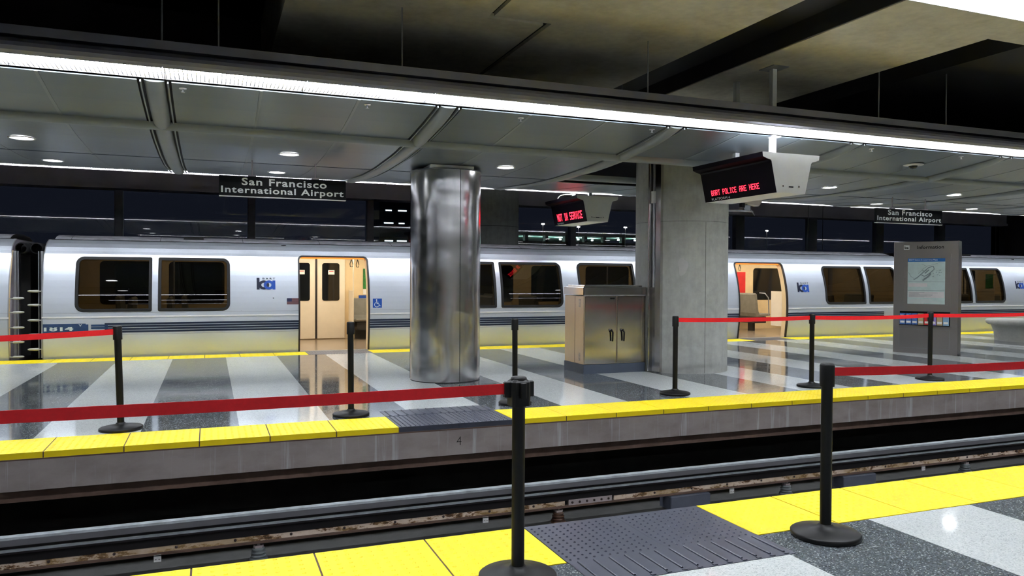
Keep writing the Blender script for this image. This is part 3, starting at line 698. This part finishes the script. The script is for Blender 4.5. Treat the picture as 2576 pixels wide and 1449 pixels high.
# ------------------------------------------------------------------ LED displays
def display(ox, oy, oz, label, text, plat, casing, size, big):
    t = thing('led_display', label, 'display', (ox, oy, oz), group='hanging platform displays')
    ln = 1.48 if big else 1.50
    prof = [(-.447, 3.015), (-.438, 2.958), (-.38, 2.936), (-.325, 2.925), (-.308, 2.905), (-.222, 2.52), (.222, 2.52), (.312, 2.905), (.33, 2.925), (.385, 2.936), (.44, 2.958), (.447, 3.015)]
    P = [(x, z-3.015) for x, z in prof]
    b = MB(); b.loft([[(x, y, z) for x, z in P] for y in (0, ln)], 0, True, True); b.build('casing', casing, t)
    # black face on the side looking along the platform
    o_ = .004; F = [(x-o_, z) for x, z in P[:6]]
    b = MB(); b.loft([[(x, y, z) for x, z in F] for y in (.003, ln-.003)], 0, False, False, False, False)
    fc = b.build('display_face', 'ledface', t)
    A = Vector((P[4][0]-o_-.003, 0, P[4][1])); B = Vector((P[5][0]-o_-.003, 0, P[5][1])); dn = (B-A); H = dn.length; dn /= H   # down direction on the face
    U = Vector((0, -1, 0))                                   # text runs from far (large y) to near
    led = MB(); n = len(text)*6-1
    (c0, c1, hh, top) = size                                  # start, end (fraction from the far end), letter height, distance from the top
    wd = (c1-c0)*ln; px_ = wd/n; pz = hh/7
    for i, chx in enumerate(text):
        for rI, row in enumerate(GLY[chx].split()):
            for cI, bit in enumerate(row):
                if bit == '1':
                    O = A+dn*(top+rI*pz)+Vector((0, ln-c0*ln, 0))+U*((i*6+cI)*px_)
                    a1, a2 = O, O+U*px_*(.8 if big else 1.0); led.add([a1, a2, a2+dn*pz*.96, a1+dn*pz*.96], [(0, 1, 2, 3)])
    led.build('led_text', 'ledred', fc)
    pl = MB(); text_on(pl, plat, A+dn*(H-.012)+Vector((0, ln-.10*ln-.02, 0))+Vector((-.002, 0, 0)), U, -dn, .40 if big else .30, .034 if big else .032); pl.build('platform_text', 'white', fc)
    s = MB()
    s.box(-.04, .03, -.003, 0, -.425, -.41); s.build('maker_slot', 'black', t)
    for x in (-.13, .12): MB().box(x-.007, x+.007, -.004, 0, -.42, -.40).build('lock', 'bolt', t)
    for y in ((.385, ln-.35)): MB().bbox(-.010, .060, y-.035, y+.035, .0, 1.16 if big else .2, .004).build('post', 'galv' if not big else 'signwhite', t)
    if big: MB().box(-.11, .14, .22, .50, 1.15, 1.162).build('mounting_plate', 'galv', t); MB().box(-.04, .09, .30, .42, .262, .280).build('collar', 'trimw', t)
    return t
ds = display(6.358, 7.20, 2.913, 'large hanging display with red text about police and white end casing', 'BART POLICE ARE HERE', 'PLATFORM 4', 'signwhite', (.12, .80, .075, .24), True)
ds.scale = (.935,)*3
t = display(7.0, 13.5-.25, 3.025, 'smaller hanging display reading not in service, behind the concrete column', 'NOT IN SERVICE', 'PLATFORM 3', 'signcream', (.14, .90, .15, .17), False)
b = MB(); b.tube([(-.30, 1.2, .0), (-.30, 1.2, .06), (-.27, 1.15, .11), (-.2, 1.1, .13), (-.05, 1.0, .13), (.0, .98, .14)], .014, 8); b.build('white_conduit', 'trimw', t)
b = MB(); text_on(b, 'DAKTRONICS', (-.115, -.005, -.425), (1, 0, 0), (0, 0, 1), .2, .018, 0, .02); b.build('maker_text', 'black', t)

# wall camera on the concrete column
t = thing('security_camera', 'beige security camera on a bracket arm fixed to the concrete column below the large display', 'camera', (7.70, 10.2, 2.53))
b = MB(); b.box(-.03, .01, -.05, .05, -.10, .14); b.build('wall_plate', 'galv', t)
b = MB(); b.box(0, .52, -.02, .02, -.01, .015); b.tube([(.40, 0, .12), (.56, 0, -.06)], .008, 6); b.build('arm', 'galv', t)
b = MB(); b.box(.34, .46, -.02, .02, .02, .10); b.build('tilt_bracket', 'galv', t)
b = MB(); b.extr([(.16, -.06, .16), (.60, -.06, .09), (.66, -.06, .16), (.66, -.06, .20), (.20, -.06, .23)], (0, .12, 0)); b.build('housing', 'camshell', t)
b = MB(); b.box(.28, .345, -.03, .03, .06, .13); b.build('junction_box', 'black', t)

# ------------------------------------------------------------------ station name signs
def name_sign(x0, x1, y, z0, z1, label):
    t = thing('station_sign', label, 'sign', (x0, y, z0), group='hanging station name signs'); w_, h = x1-x0, z1-z0
    MB().bbox(0, w_, 0, .05, 0, h, .003).build('panel', 'signblack', t)
    b = MB(); text_on(b, 'San Francisco', (.17*w_, -.003, h*.545), (1, 0, 0), (0, 0, 1), w_*.67, h*.37, 0, .022, 1.12); b.build('upper_line', 'signletter', t)
    b = MB(); text_on(b, 'International Airport', (.015*w_, -.003, h*.045), (1, 0, 0), (0, 0, 1), w_*.965, h*.43, 0, .022, 1.12); b.build('lower_line', 'signletter', t)
    MB().box(0, w_, -.004, .052, -.012, -.002).build('bottom_edge', 'white', t)
    for fr in (.25, .75):
        rd = MB(); rd.lathe([(.010, h), (.010, 2.99-z0)], c=(w_*fr, .025, 0), n=8); rd.box(w_*fr-.05, w_*fr+.05, 0, .05, h, h+.02); rd.build('hanger', 'fascia', t)
name_sign(.11, 1.73, 10.6, 2.485, 2.745, 'black station name sign with spaced white lettering above the first train door')
name_sign(11.31, 12.97, 10.6, 2.485, 2.745, 'distant black station name sign above the information kiosk')

# ------------------------------------------------------------------ train
CX0 = -2.66; CL = 19.98
NPRO = [(15.13, -.85), (15.115, -.02), (15.10, .10), (15.062, .40), (15.05, .60)]+[(15.05-.01*(z-.72)+.21*(z-.72)**2, z) for z in (.72, .783, .85, .95, 1.05, 1.15, 1.25, 1.35, 1.45, 1.55, 1.65, 1.715, 1.76, 1.81)]+[(15.33, 1.86), (15.38, 1.93), (15.49, 2.00), (15.62, 2.05), (15.68, 2.07)]
def sy(z):
    for (ya, za), (yb, zb) in zip(NPRO, NPRO[1:]):
        if za <= z <= zb: return ya+(yb-ya)*(z-za)/(zb-za)
    return NPRO[-1][0]
WIN = [(.512, 1.676, 'L'), (1.817, 2.986, 'R'), (6.84, 8.233, 'L'), (8.375, 9.772, 'R'), (10.203, 11.60, 'L'), (11.74, 13.08, 'R'), (17.10, 18.40, 'L'), (18.54, 19.55, 'R')]
DOOR = [(4.26, 5.56), (14.45, 15.86)]
WZ0, WZ1, DZ1 = .82, 1.745, 1.81
def make_car():
    t = thing('train_car', 'silver rapid transit car numbered 1814 with two open doors and smoked windows', 'train', (CX0, 15.05, 0), group='cars of the silver train')
    sh = (0, -15.05, 0)
    def P(mb, name, mats, par=None): return mb.shift(sh).build(name, mats, par or t)
    # side skin
    xs = sorted({0., CL, *[v for a, c, _ in WIN for v in (a+.03, c-.03)], *[v for d in DOOR for v in d]})
    b = MB()
    pro = NPRO
    for xa, xb in zip(xs, xs[1:]):
        xm = (xa+xb)/2
        dr = any(d0 < xm < d1 for d0, d1 in DOOR); wn = any(a < xm < c for a, c, _ in WIN)
        for (ya, za), (yb, zb) in zip(pro, pro[1:]):
            zm = (za+zb)/2
            if dr and 0 - .02 <= zm < DZ1: continue
            if wn and WZ0+.03 <= zm <= WZ1-.03: continue
            b.add([(xa, ya, za), (xb, ya, za), (xb, yb, zb), (xa, yb, zb)], [(0, 1, 2, 3)], 0, True)
    # far side (mirrored, plain) and end walls
    yc = 16.6; far = [(2*yc-y, z) for y, z in NPRO]
    b.loft([[(x, y, z) for y, z in far] for x in (0, CL)], 0, False, False, True, False)
    body = P(b, 'body_shell', 'train')
    b = MB(); roof = [(15.68, 2.075), (15.70, 2.09), (15.85, 2.135), (16.05, 2.168), (16.6, 2.19), (17.2, 2.165), (17.5, 2.10), (17.52, 2.07)]
    b.loft([[(x, y, z) for y, z in roof] for x in (.10, CL-.10)], 0, False, False, True, False)
    for k in range(14): b.loft([[(x, y, z+.002) for y, z in roof] for x in (.35+k*1.45, .358+k*1.45)], 1, False, False, True, False)
    b.box(2.2, 2.55, 15.80, 16.0, 2.12, 2.175, 1)
    P(b, 'roof', ['roofm', 'black'])
    b = MB(); b.box(0.05, CL-.05, 15.655, 15.70, 2.066, 2.078); b.lathe([(.05, 0), (.05, .02)], c=(4.0, 15.60, 2.025), n=10); P(b, 'gutter', 'rubber')
    b = MB()
    for x0, x1 in ((.02, .06), (CL-.06, CL-.02)):
        outl = [(y+.012, z-.004) for y, z in NPRO]+[(y-.012, z-.004) for y, z in far[::-1]]
        P(MB().loft([[(x, y, z) for y, z in outl] for x in (x0, x1)], 0, True, True), 'end_wall', 'fascia')
    for x in (.0, CL-.015):                                    # corner posts at the car ends
        P(MB().loft([[(xx, y+dy, z) for y, z in NPRO] for xx, dy in ((x, -.004), (x+.015, -.004))], 0, False, False, True, False), 'corner_trim', 'galv')
    # trims along the side
    def strip(x0, x1, z0, z1, off, mb, mi=0, dd=.0):
        xsl = [(x0, x1)]
        for d0, d1 in DOOR:
            nx_ = []
            for a, c in xsl:
                if d1 < a or d0 > c: nx_.append((a, c)); continue
                if a < d0-.03: nx_.append((a, d0-.03))
                if c > d1+.03: nx_.append((d1+.03, c))
            xsl = nx_
        for a, c in xsl:
            mb.add([(a, sy(z0)-off, z0), (c, sy(z0)-off, z0), (c, sy(z1)-off, z1), (a, sy(z1)-off, z1)], [(0, 1, 2, 3)], mi)
    b = MB()
    for za, zb in ((.705, .72),):
        strip(0, CL, za, zb, .010, b); strip(0, CL, zb, zb+.006, .006, b); strip(0, CL, za-.006, za, .006, b)
    P(b, 'belt_rail', 'louver')  # raised ridge with its highlight put into the white colour
    b = MB()
    strip(0, CL, .783, .786, .002, b); strip(0, CL, 1.765, 1.768, .002, b); strip(0, CL, .395, .399, .002, b)
    for x in (3.2, 4.2, 5.62, 6.7, 13.2, 14.38, 15.95, 16.95): b.add([(x, sy(.79)-.002, .79), (x+.004, sy(.79)-.002, .79), (x+.004, sy(1.76)-.002, 1.76), (x, sy(1.76)-.002, 1.76)], [(0, 1, 2, 3)])
    P(b, 'panel_line', 'housing')
    for k in range(4):
        b = MB(); z0 = .430+k*.046; strip(.95 if k else .95, CL-.95, z0, z0+.035, .003, b); P(b, 'stripe', 'navy')
    b = MB(); strip(.0, .66, .43, .60, .0035, b); strip(.66, .70, .445, .585, .0035, b); strip(.74, 1.0, .50, .535, .0035, b); strip(.74, 1.0, .545, .58, .0035, b); P(b, 'number_band', 'navyplate')
    # windows
    for a, c, side in WIN:
        def pt(x, z, off): return (x, sy(z)-off, z)
        def rr(x0, x1, z0, z1, rl, rr_, off):
            pts = []
            for cx, cz, r, q0 in ((x0+rl, z0+rl, rl, 180), (x1-rr_, z0+rr_, rr_, 270), (x1-rr_, z1-rr_, rr_, 0), (x0+rl, z1-rl, rl, 90)):
                if q0 == 0: pts += [pt(x1, zz_, off) for zz_ in (1.0, 1.1, 1.2, 1.3, 1.4, 1.5)]
                for i in range(7): an = math.radians(q0+i*15); pts.append(pt(cx+r*math.cos(an), cz+r*math.sin(an), off))
            return pts+[pt(x0, zz_, off) for zz_ in (1.5, 1.4, 1.3, 1.2, 1.1, 1.0)]
        RL, RR = (.11, .012) if side == 'L' else (.012, .11)
        g = MB(); o1 = rr(a-.022, c+.022, WZ0-.022, WZ1+.022, RL+.02, RR+.02, .004); o2 = rr(a-.012, c+.012, WZ0-.012, WZ1+.012, RL+.01, RR+.01, .012)
        i2 = rr(a+.030, c-.030, WZ0+.030, WZ1-.030, max(RL-.03, .012), max(RR-.03, .012), .012); i1 = rr(a+.034, c-.034, WZ0+.034, WZ1-.034, max(RL-.03, .01), max(RR-.03, .01), -.03)
        g.loft([o1, o2, i2, i1], 0); wf = P(g, 'window_gasket', 'rubber')
        g = MB(); rw = []; rl_, r2_ = max(RL-.03, .01), max(RR-.03, .01)
        def edge(z, r):
            d = max(0, (WZ0+.03+r)-z, z-(WZ1-.03-r)); return r-math.sqrt(max(0, r*r-d*d))
        for z in [WZ0+.03+(WZ1-WZ0-.06)*(.5-.5*math.cos(PI*i/20)) for i in range(21)]: rw.append([pt(a+.03+edge(z, rl_), z, -.006), pt(c-.03-edge(z, r2_), z, -.006)])
        g.loft(rw, 0, False, False, True, False); P(g, 'window_pane', 'carglass', wf)
    # door openings
    for d0, d1 in DOOR:
        def dpts(x0, x1, zt, r, off, dy):
            ZL = (0, .4, .72, .95, 1.1, 1.25, 1.4, 1.55, 1.65); pts = [(x0, sy(z)-off+dy, z) for z in ZL]
            for i in range(7): an = math.radians(180-i*15); x, z = x0+r+r*math.cos(an), zt-r+r*math.sin(an); pts.append((x, sy(z)-off+dy, z))
            for i in range(7): an = math.radians(90-i*15); x, z = x1-r+r*math.cos(an), zt-r+r*math.sin(an); pts.append((x, sy(z)-off+dy, z))
            return pts+[(x1, sy(z)-off+dy, z) for z in ZL[::-1]]
        g = MB(); g.loft([dpts(d0-.03, d1+.03, DZ1+.03, .09, .006, 0), dpts(d0-.028, d1+.028, DZ1+.028, .09, .016, 0), dpts(d0, d1, DZ1, .07, .016, 0), dpts(d0, d1, DZ1, .07, 0, .035)], 0, False, False, False, False)
        g.loft([dpts(d0-.002, d1+.002, DZ1+.04, .005, -.002, 0), dpts(d0+.001, d1-.001, DZ1-.001, .07, -.002, 0)], 0, False, False, False, False)
        P(g, 'door_seal', 'seal')
        g = MB(); g.loft([dpts(d0, d1, DZ1, .07, 0, .035), dpts(d0+.01, d1-.01, DZ1-.01, .07, 0, .16), dpts(d0-.10, d1+.10, DZ1+.02, .02, 0, .16)], 0, False, False, False, False); P(g, 'door_jamb', 'cream')
        g = MB(); g.box(d0+.04, d1-.04, 15.34, 15.40, DZ1-.03, DZ1-.012); P(g, 'door_lamp', 'amber')
        g = MB(); g.box(d0, d1, 15.075, 15.20, -.03, .002)
        for k in range(5): g.lathe([(.01, .002), (.008, .005)], c=(d0+.15+k*.25, 15.10, 0), n=8)
        P(g, 'threshold', 'galv')
        # closed leaves on the far side
        dc = (d0+d1)/2
        for s in (-1, 1):
            xa, xb = (d0+.0, dc-.012) if s < 0 else (dc+.012, d1)
            lf = P(MB().bbox(xa, xb, 17.86, 17.90, .02, 1.86, .01), 'door_leaf', 'linen')
            wa, wb = (xa+.12, xb-.13)
            pts = []
            for cx, cz, q0 in ((wa+.05, .93, 180), (wb-.05, .93, 270), (wb-.05, 1.69, 0), (wa+.05, 1.69, 90)):
                for i in range(6): an = math.radians(q0+i*18); pts.append((cx+.05*math.cos(an), 17.857, cz+.05*math.sin(an)))
            P(MB().extr(pts, (0, -.006, 0)), 'leaf_window', 'blackglass', lf)
            wx = (wa+wb)/2-.06; st = P(MB().box(wx, wx+.14, 17.845, 17.85, 1.48, 1.58), 'notice', 'paper', lf)
            P(MB().box(wx+.02, wx+.12, 17.843, 17.845, 1.545, 1.56), 'notice_heading', 'poster_red', st)
        P(MB().box(dc-.022, dc+.022, 17.85, 17.9, .02, 1.90), 'leaf_seal', 'seal')
    # logos, flag, accessibility plates, number
    def logo(x0, z0, w_):
        k = w_/.327; o = .0045
        def Q(mb, pts, mi): mb.add([(x0+u*k, sy(z0+v*k)-o-(.001 if mi else 0), z0+v*k) for u, v in pts[0]], pts[1], mi)
        g = MB(); h = .165
        Q(g, ([(0, 0), (.05, 0), (.05, .215), (0, .215)], [(0, 1, 2, 3)]), 0)
        v, fs = ring2(.125, .085, .085, .040, 28, 1.1); Q(g, (v, fs), 0)
        v, fs = ring2(.215, .085, .085, .040, 28, 1.1); Q(g, (v, fs), 1)
        Q(g, ([(.277, 0), (.327, 0), (.327, .168), (.277, .168)], [(0, 1, 2, 3)]), 1)
        lg = P(g, 'logo', ['logodark', 'logoblue'])
        g = MB(); text_on(g, 'BART', (x0+.105*k, sy(z0+.19*k)-.006, z0+.185*k), (1, 0, 0), (0, .22, 1), .222*k, .032*k, 0, .02, 1.5); P(g, 'logo_text', 'logodark', lg)
    logo(3.475, 1.185, .335); logo(16.21, 1.11, .36)
    g = MB(); fx, fz, fwid, fh = 4.015, .905, .215, .118
    g.box(fx, fx+fwid, sy(.95)-.004, sy(.95)-.001, fz, fz+fh, 1)
    for k in range(7): z0 = fz+k*fh/6.5; g.box(fx, fx+fwid, sy(.95)-.006, sy(.95)-.004, z0, z0+fh/13, 0)
    g.box(fx, fx+fwid*.42, sy(.95)-.008, sy(.95)-.006, fz+fh*.46, fz+fh, 2)
    P(g, 'flag_decal', ['flagred', 'flagwhite', 'flagblue'])
    ax, az, as_ = 5.645, .825, .18
    pl = P(MB().box(ax, ax+as_, sy(.9)-.008, sy(.9)-.002, az, az+as_), 'accessibility_plate', 'adablue')
    g = MB(); yy = sy(.9)-.010
    def seg(pts, w_):
        for (u1, v1), (u2, v2) in zip(pts, pts[1:]):
            d = Vector((u2-u1, 0, v2-v1)); L_ = d.length; q = Vector((-d.z, 0, d.x))/L_*w_/2; A = Vector((ax+u1, yy, az+v1)); B = Vector((ax+u2, yy, az+v2)); g.add([A-q, B-q, B+q, A+q], [(0, 1, 2, 3)])
    seg([(.075, .14), (.08, .085), (.115, .082), (.135, .035), (.155, .04)], .012); seg([(.078, .112), (.115, .112)], .009)
    arc = [(.078+.045*math.cos(math.radians(a)), .062+.045*math.sin(math.radians(a))) for a in range(110, 345, 15)]; seg(arc, .010)
    g.add([(ax+.074+.013*math.cos(2*PI*i/12), yy, az+.155+.013*math.sin(2*PI*i/12)) for i in range(12)], [tuple(range(12))]); P(g, 'wheelchair_symbol', 'white', pl)
    P(MB().box(3.76, 3.785, sy(.98)-.004, sy(.98)-.001, 1.02, 1.035), 'small_decal', 'black')
    g = MB(); text_on(g, '1814', (.03, sy(.5)-.006, .475), (1, 0, 0), (0, 0, 1), .44, .085, 0, .035); P(g, 'car_number', 'numeral')
    g = MB(); text_on(g, 'V', (.55, sy(.57)-.006, .55), (1, 0, 0), (0, 0, 1), .055, .045, 0, .02); P(g, 'suffix_letter', 'numeral')
    # interior
    P(MB().box(.1, CL-.1, 15.16, 18.05, -.06, 0), 'interior_floor', 'cfloor')
    b = MB(); b.box(.1, CL-.1, 15.75, 17.45, 1.97, 2.0); b.extr([(.1, 15.42, 1.84), (.1, 15.75, 1.97), (.1, 15.75, 2.0), (.1, 15.40, 1.87)], (CL-.2, 0, 0)); b.extr([(.1, 17.88, 1.84), (.1, 17.45, 1.97), (.1, 17.45, 2.0), (.1, 17.90, 1.87)], (CL-.2, 0, 0)); P(b, 'interior_ceiling', 'cceil')
    b = MB()
    for y in (15.95, 17.25):
        for k in range(7): b.box(.6+k*2.75, 3.1+k*2.75, y-.07, y+.07, 1.955, 1.968)
    P(b, 'ceiling_lamp', 'clight')
    b = MB(); b.box(.1, CL-.1, 17.90, 17.94, 0, 1.88); b.box(.08, .12, 15.45, 17.7, 0, 1.95); b.box(CL-.12, CL-.08, 15.45, 17.7, 0, 1.95); P(b, 'interior_lining', 'cream')
    b = MB()                                                   # inner skin of the near wall around the windows
    for xa, xb in zip(xs, xs[1:]):
        xm = (xa+xb)/2
        if any(d0 < xm < d1 for d0, d1 in DOOR): continue
        wn = any(a+.01 < xm < c-.01 for a, c, _ in WIN)
        zz = [0, .4, .78, 1.1, 1.4, 1.78, 1.86]
        for za, zb in zip(zz, zz[1:]):
            if wn and .7 < za < 1.5: continue
            b.add([(xa, sy(za)+.09, za), (xb, sy(za)+.09, za), (xb, sy(zb)+.09, zb), (xa, sy(zb)+.09, zb)], [(0, 1, 2, 3)])
    P(b, 'interior_side_panel', 'cream')
    for a, c, _ in WIN:
        pts = []
        for cx, cz, q0 in ((a+.12, WZ0+.1, 180), (c-.12, WZ0+.1, 270), (c-.12, WZ1-.1, 0), (a+.12, WZ1-.1, 90)):
            for i in range(6): an = math.radians(q0+i*18); pts.append((cx+.09*math.cos(an), 17.899, cz+.09*math.sin(an)))
        P(MB().extr(pts, (0, -.008, 0)), 'far_window', 'blackglass')
    def seatat(x, y, facing, wdt=.95):
        b = MB(); s = facing
        if s in (1, -1):                                        # facing +x / -x, bench for two
            rings = []
            for yy_ in (y, y+.02, y+wdt-.02, y+wdt):
                ins = .02 if yy_ in (y, y+wdt) else 0
                rings.append([(x+s*px_, yy_, pz_) for px_, pz_ in ((0+ins, .40), (.46-ins, .42), (.48-ins, .46), (.45-ins, .485-ins), (.10, .46), (.06, .55), (.0, 1.02-ins), (-.04, 1.04-ins), (-.08+ins, 1.0), (-.05+ins, .5))])
            b.loft(rings, 0, True, True, False)
        else:
            rings = []
            for xx_ in (x, x+.02, x+wdt-.02, x+wdt):
                ins = .02 if xx_ in (x, x+wdt) else 0
                rings.append([(xx_, y-px_, pz_) for px_, pz_ in ((0+ins, .40), (.46-ins, .42), (.48-ins, .46), (.45-ins, .485-ins), (.10, .46), (.06, .55), (.0, .92-ins), (-.04, .94-ins), (-.07+ins, .9), (-.05+ins, .5))])
            b.loft(rings, 0, True, True, False)
        st = P(b, 'seat', 'seat')
        b = MB()
        if s in (1, -1): b.box(min(x, x+s*.4), max(x, x+s*.4), y+.1, y+wdt-.1, .22, .40); b.box(x+s*.15-.04, x+s*.15+.04, y+.3, y+.5, 0, .25)
        else: b.box(x+.05, x+wdt-.05, y-.38, y-.02, .22, .40); b.box(x+.05, x+wdt-.05, y-.12, y-.02, 0, .3)
        P(b, 'seat_base', 'seatdark', st)
    seatat(5.72, 17.86, 0, .9)
    for x, y, s in ((1.0, 16.9, 1), (2.2, 16.9, 1), (2.0, 15.32, 1), (1.3, 15.32, -1), (7.3, 15.32, 1), (8.3, 15.32, 1), (9.3, 15.32, 1), (11.0, 15.32, -1), (12.0, 15.32, -1), (7.6, 16.9, 1), (9.0, 16.9, 1), (11.0, 16.9, -1), (12.4, 16.9, -1), (16.45, 16.9, 1), (18.6, 16.9, -1), (17.6, 15.32, 1), (18.9, 15.32, -1)):
        seatat(x, y, s)
    for x, y0_, y1_ in ((5.66, 17.35, 17.9), (4.16, 17.35, 17.9), (14.35, 17.3, 17.9), (15.97, 15.36, 15.75), (5.66, 15.36, 15.45)):
        b = MB(); b.box(x-.012, x+.012, y0_, y1_, .25, 1.12); b.tube([(x, y0_, .02), (x, y0_, 1.85)], .014, 8); P(b, 'windscreen', 'linen')
    b = MB(); b.tube([(15.9, 15.75, .5), (15.9, 15.78, .95), (15.85, 15.85, 1.06), (15.8, 16.0, 1.07)], .014, 8); P(b, 'grab_rail', 'galv')
    for x in (2.0, 8.2, 11.7, 18.0):
        P(MB().tube([(x, 16.6, 0), (x, 16.6, 1.97)], .016, 10), 'pole', 'galv')
    for x, y in ((5.42, 16.2), (5.62, 16.6), (14.85, 16.4), (15.25, 16.1)):
        b = MB(); b.tube([(x, y, 1.97), (x, y, 1.80), (x-.03, y, 1.70), (x-.02, y, 1.64), (x+.02, y, 1.64), (x+.03, y, 1.70), (x, y, 1.80)], .008, 6); P(b, 'hand_strap', 'rubber')
    P(MB().box(5.98, 6.32, 17.885, 17.898, 1.15, 1.62), 'poster', 'poster_green'); P(MB().box(5.98, 6.32, 17.885, 17.898, 1.02, 1.14), 'notice_sheet', 'paper')
    P(MB().box(5.88, 6.3, 17.885, 17.898, .88, 1.0), 'blue_placard', 'adablue')
    g = MB()
    for q in (((6.06, .90), (6.09, .94)), ((6.12, .90), (6.09, .94)), ((6.09, .94), (6.09, .97)), ((6.10, .955), (6.16, .90))):
        (u1, v1), (u2, v2) = q; d = Vector((u2-u1, 0, v2-v1)); pn = Vector((-d.z, 0, d.x)).normalized()*.006; A = Vector((u1, 17.882, v1)); B = Vector((u2, 17.882, v2)); g.add([A-pn, B-pn, B+pn, A+pn], [(0, 1, 2, 3)])
    P(g, 'walking_symbol', 'white')
    P(MB().box(16.55, 16.85, 17.885, 17.898, .98, 1.62), 'red_poster', 'poster_red'); P(MB().box(16.52, 16.82, 17.885, 17.898, .80, .94), 'blue_placard', 'adablue')
    P(MB().box(17.6, 18.0, 15.95, 15.96, .9, .901), 'ledge', 'cream')
    # end gear
    for x, s in ((0, -1), (CL, 1)):
        for z in (1.16, .925, .665, .42, .17):
            z_ = z if s < 0 else z-.12
            b = MB(); b.tube([(x, 15.10, z_), (x+s*.05, 15.10, z_), (x+s*.06, 15.10, z_), (x+s*.19, 15.10, z_+.002), (x+s*.215, 15.10, z_+.002)], [.010, .010, .024, .018, .010], 10); P(b, 'gap_bar', 'bench')
        b = MB(); b.lathe([(.08, 0), (.10, .03), (.10, .5)], n=24, cap=False); b.v = [(x+s*.125+vx, 15.35+vz, 1.90+vy) for vx, vy, vz in b.v]; P(b, 'round_duct', 'rubber')
        b = MB(); b.box(min(x+s*.01, x+s*.16), max(x+s*.01, x+s*.16), 15.9, 17.3, .0, 2.0); P(b, 'gangway_bellows', 'rubber')
        b = MB(); b.box(min(x+s*.08, x+s*.095), max(x+s*.08, x+s*.095), 15.30, 15.32, 0, 1.85); b.box(min(x+s*.02, x+s*.06), max(x+s*.02, x+s*.06), 15.32, 15.36, 0, 1.85); P(b, 'end_pillar', 'galv')
    return t
car = make_car()
skip = ('car_number', 'flag_decal', 'red_poster')
dup(car, (CX0+CL+.62, 15.05, 0), 'silver rapid transit car partly hidden behind the information kiosk', skip=skip)
dup(car, (CX0-.48-CL, 15.05, 0), 'silver rapid transit car of which only the end shows beyond the car gap', skip=skip)
# ------------------------------------------------------------------ outside: parking garage, lamps, far building
GY = 74.
t = thing('parking_garage', 'distant lit parking garage seen through the glass beside the concrete columns', 'building', (26, GY, 0))
b = MB()
for z, zt in ((2.6, 3.78), (4.52, 5.22), (5.84, 6.15)): b.box(0, 19, 0, .3, z, zt); b.box(0, 19, .3, 12, zt-.25 if z < 5 else z, zt)
for k in range(9): b.box(k*2.3, k*2.3+.35, 0, .6, 0, 6.3)
b.box(0, 19, 12, 12.4, 0, 6.1); b.build('deck', 'garage', t)
b = MB()
for z in (4.90, 5.83): b.box(.1, 18.9, .7, 11.9, z-.02, z-.01)
b.build('deck_soffit', 'garagelit', t)  # soffit sheets with the lamp light put into their bright teal colour
for z in (4.40, 5.55):
    for k in range(9):
        if rs.random() < .9: MB().lathe([(.11, 0), (.11, .12)], c=(1.2+k*2.1+rs.random()*.6, 1+rs.random()*2, z), n=8).build('deck_lamp', 'glamp', t)
b = MB(); b.box(0, 3.6, 0, 3, 0, 7.8); tag(b.build('airport_building', 'tealdark', loc=(12.4, 60, 0)), 'dim building with lit slots beyond the glass beside the steel column', 'building')
ab = [o for o in bpy.data.objects if o.name == 'airport_building'][0]
b = MB()
for z, n_ in ((4.2, 3), (5.6, 3), (6.6, 2)):
    for k in range(n_): b.box(.3+k*1.1+.2*rs.random(), .9+k*1.1+.3*rs.random(), -.02, 0, z, z+.09)
b.build('lit_slot', 'slot', ab)
t = thing('terminal_building', 'dark terminal building with two dim lit windows beyond the glass', 'building', (51, 70, 0))
MB().box(0, 24, 0, 8, 0, 4.5).build('facade', 'tealdark', t)
for x in (2.4, 5.0): MB().box(x, x+2.2, -.05, 0, 4.6-.6, 4.5-.1).build('lit_window', 'glow', t)
for k, (R, q) in enumerate(((.4408, .0755), (.5745, .0745), (.497, .073), (.8345, .0765), (.9275, .0737))):
    y = 66.; x = R*y; z = 1.45+q*y
    t = thing('street_lamp', 'tiny bright '+ORD[k]+' street lamp beyond the glass, counted away from the steel column', 'street lamp', (x, y, 0), group='street lamps outside')
    MB().lathe([(.04, 0), (.03, z-.05)], n=8).build('lamp_post', 'mullion', t); MB().bbox(-.13, .13, -.08, .08, z-.05, z+.04, .02).build('lamp_head', 'slamp', t)
struct(MB().box(-60, 120, 20.7, 140, -.4, -.2), 'ground', 'dark')
t = thing('reflected_sign', 'modelled reflection in the far glass of a small sign with three yellow icon squares', 'sign', (17.55, 19.3, 1.98))  # stands in for a platform sign reflected in the far glass
MB().box(0, 1.0, 0, .05, 0, .16).build('panel', 'signblack', t)
for k in range(3): MB().box(.52+k*.16, .64+k*.16, -.004, 0, .02, .14).build('icon', 'icon', t)
MB().box(.05, .4, -.003, 0, .05, .08).build('small_lettering', 'white', t)
for x in (.2, .8): MB().lathe([(.01, .16), (.01, 2.3)], c=(x, .025, 0), n=6).build('hanger', 'mullion', t)
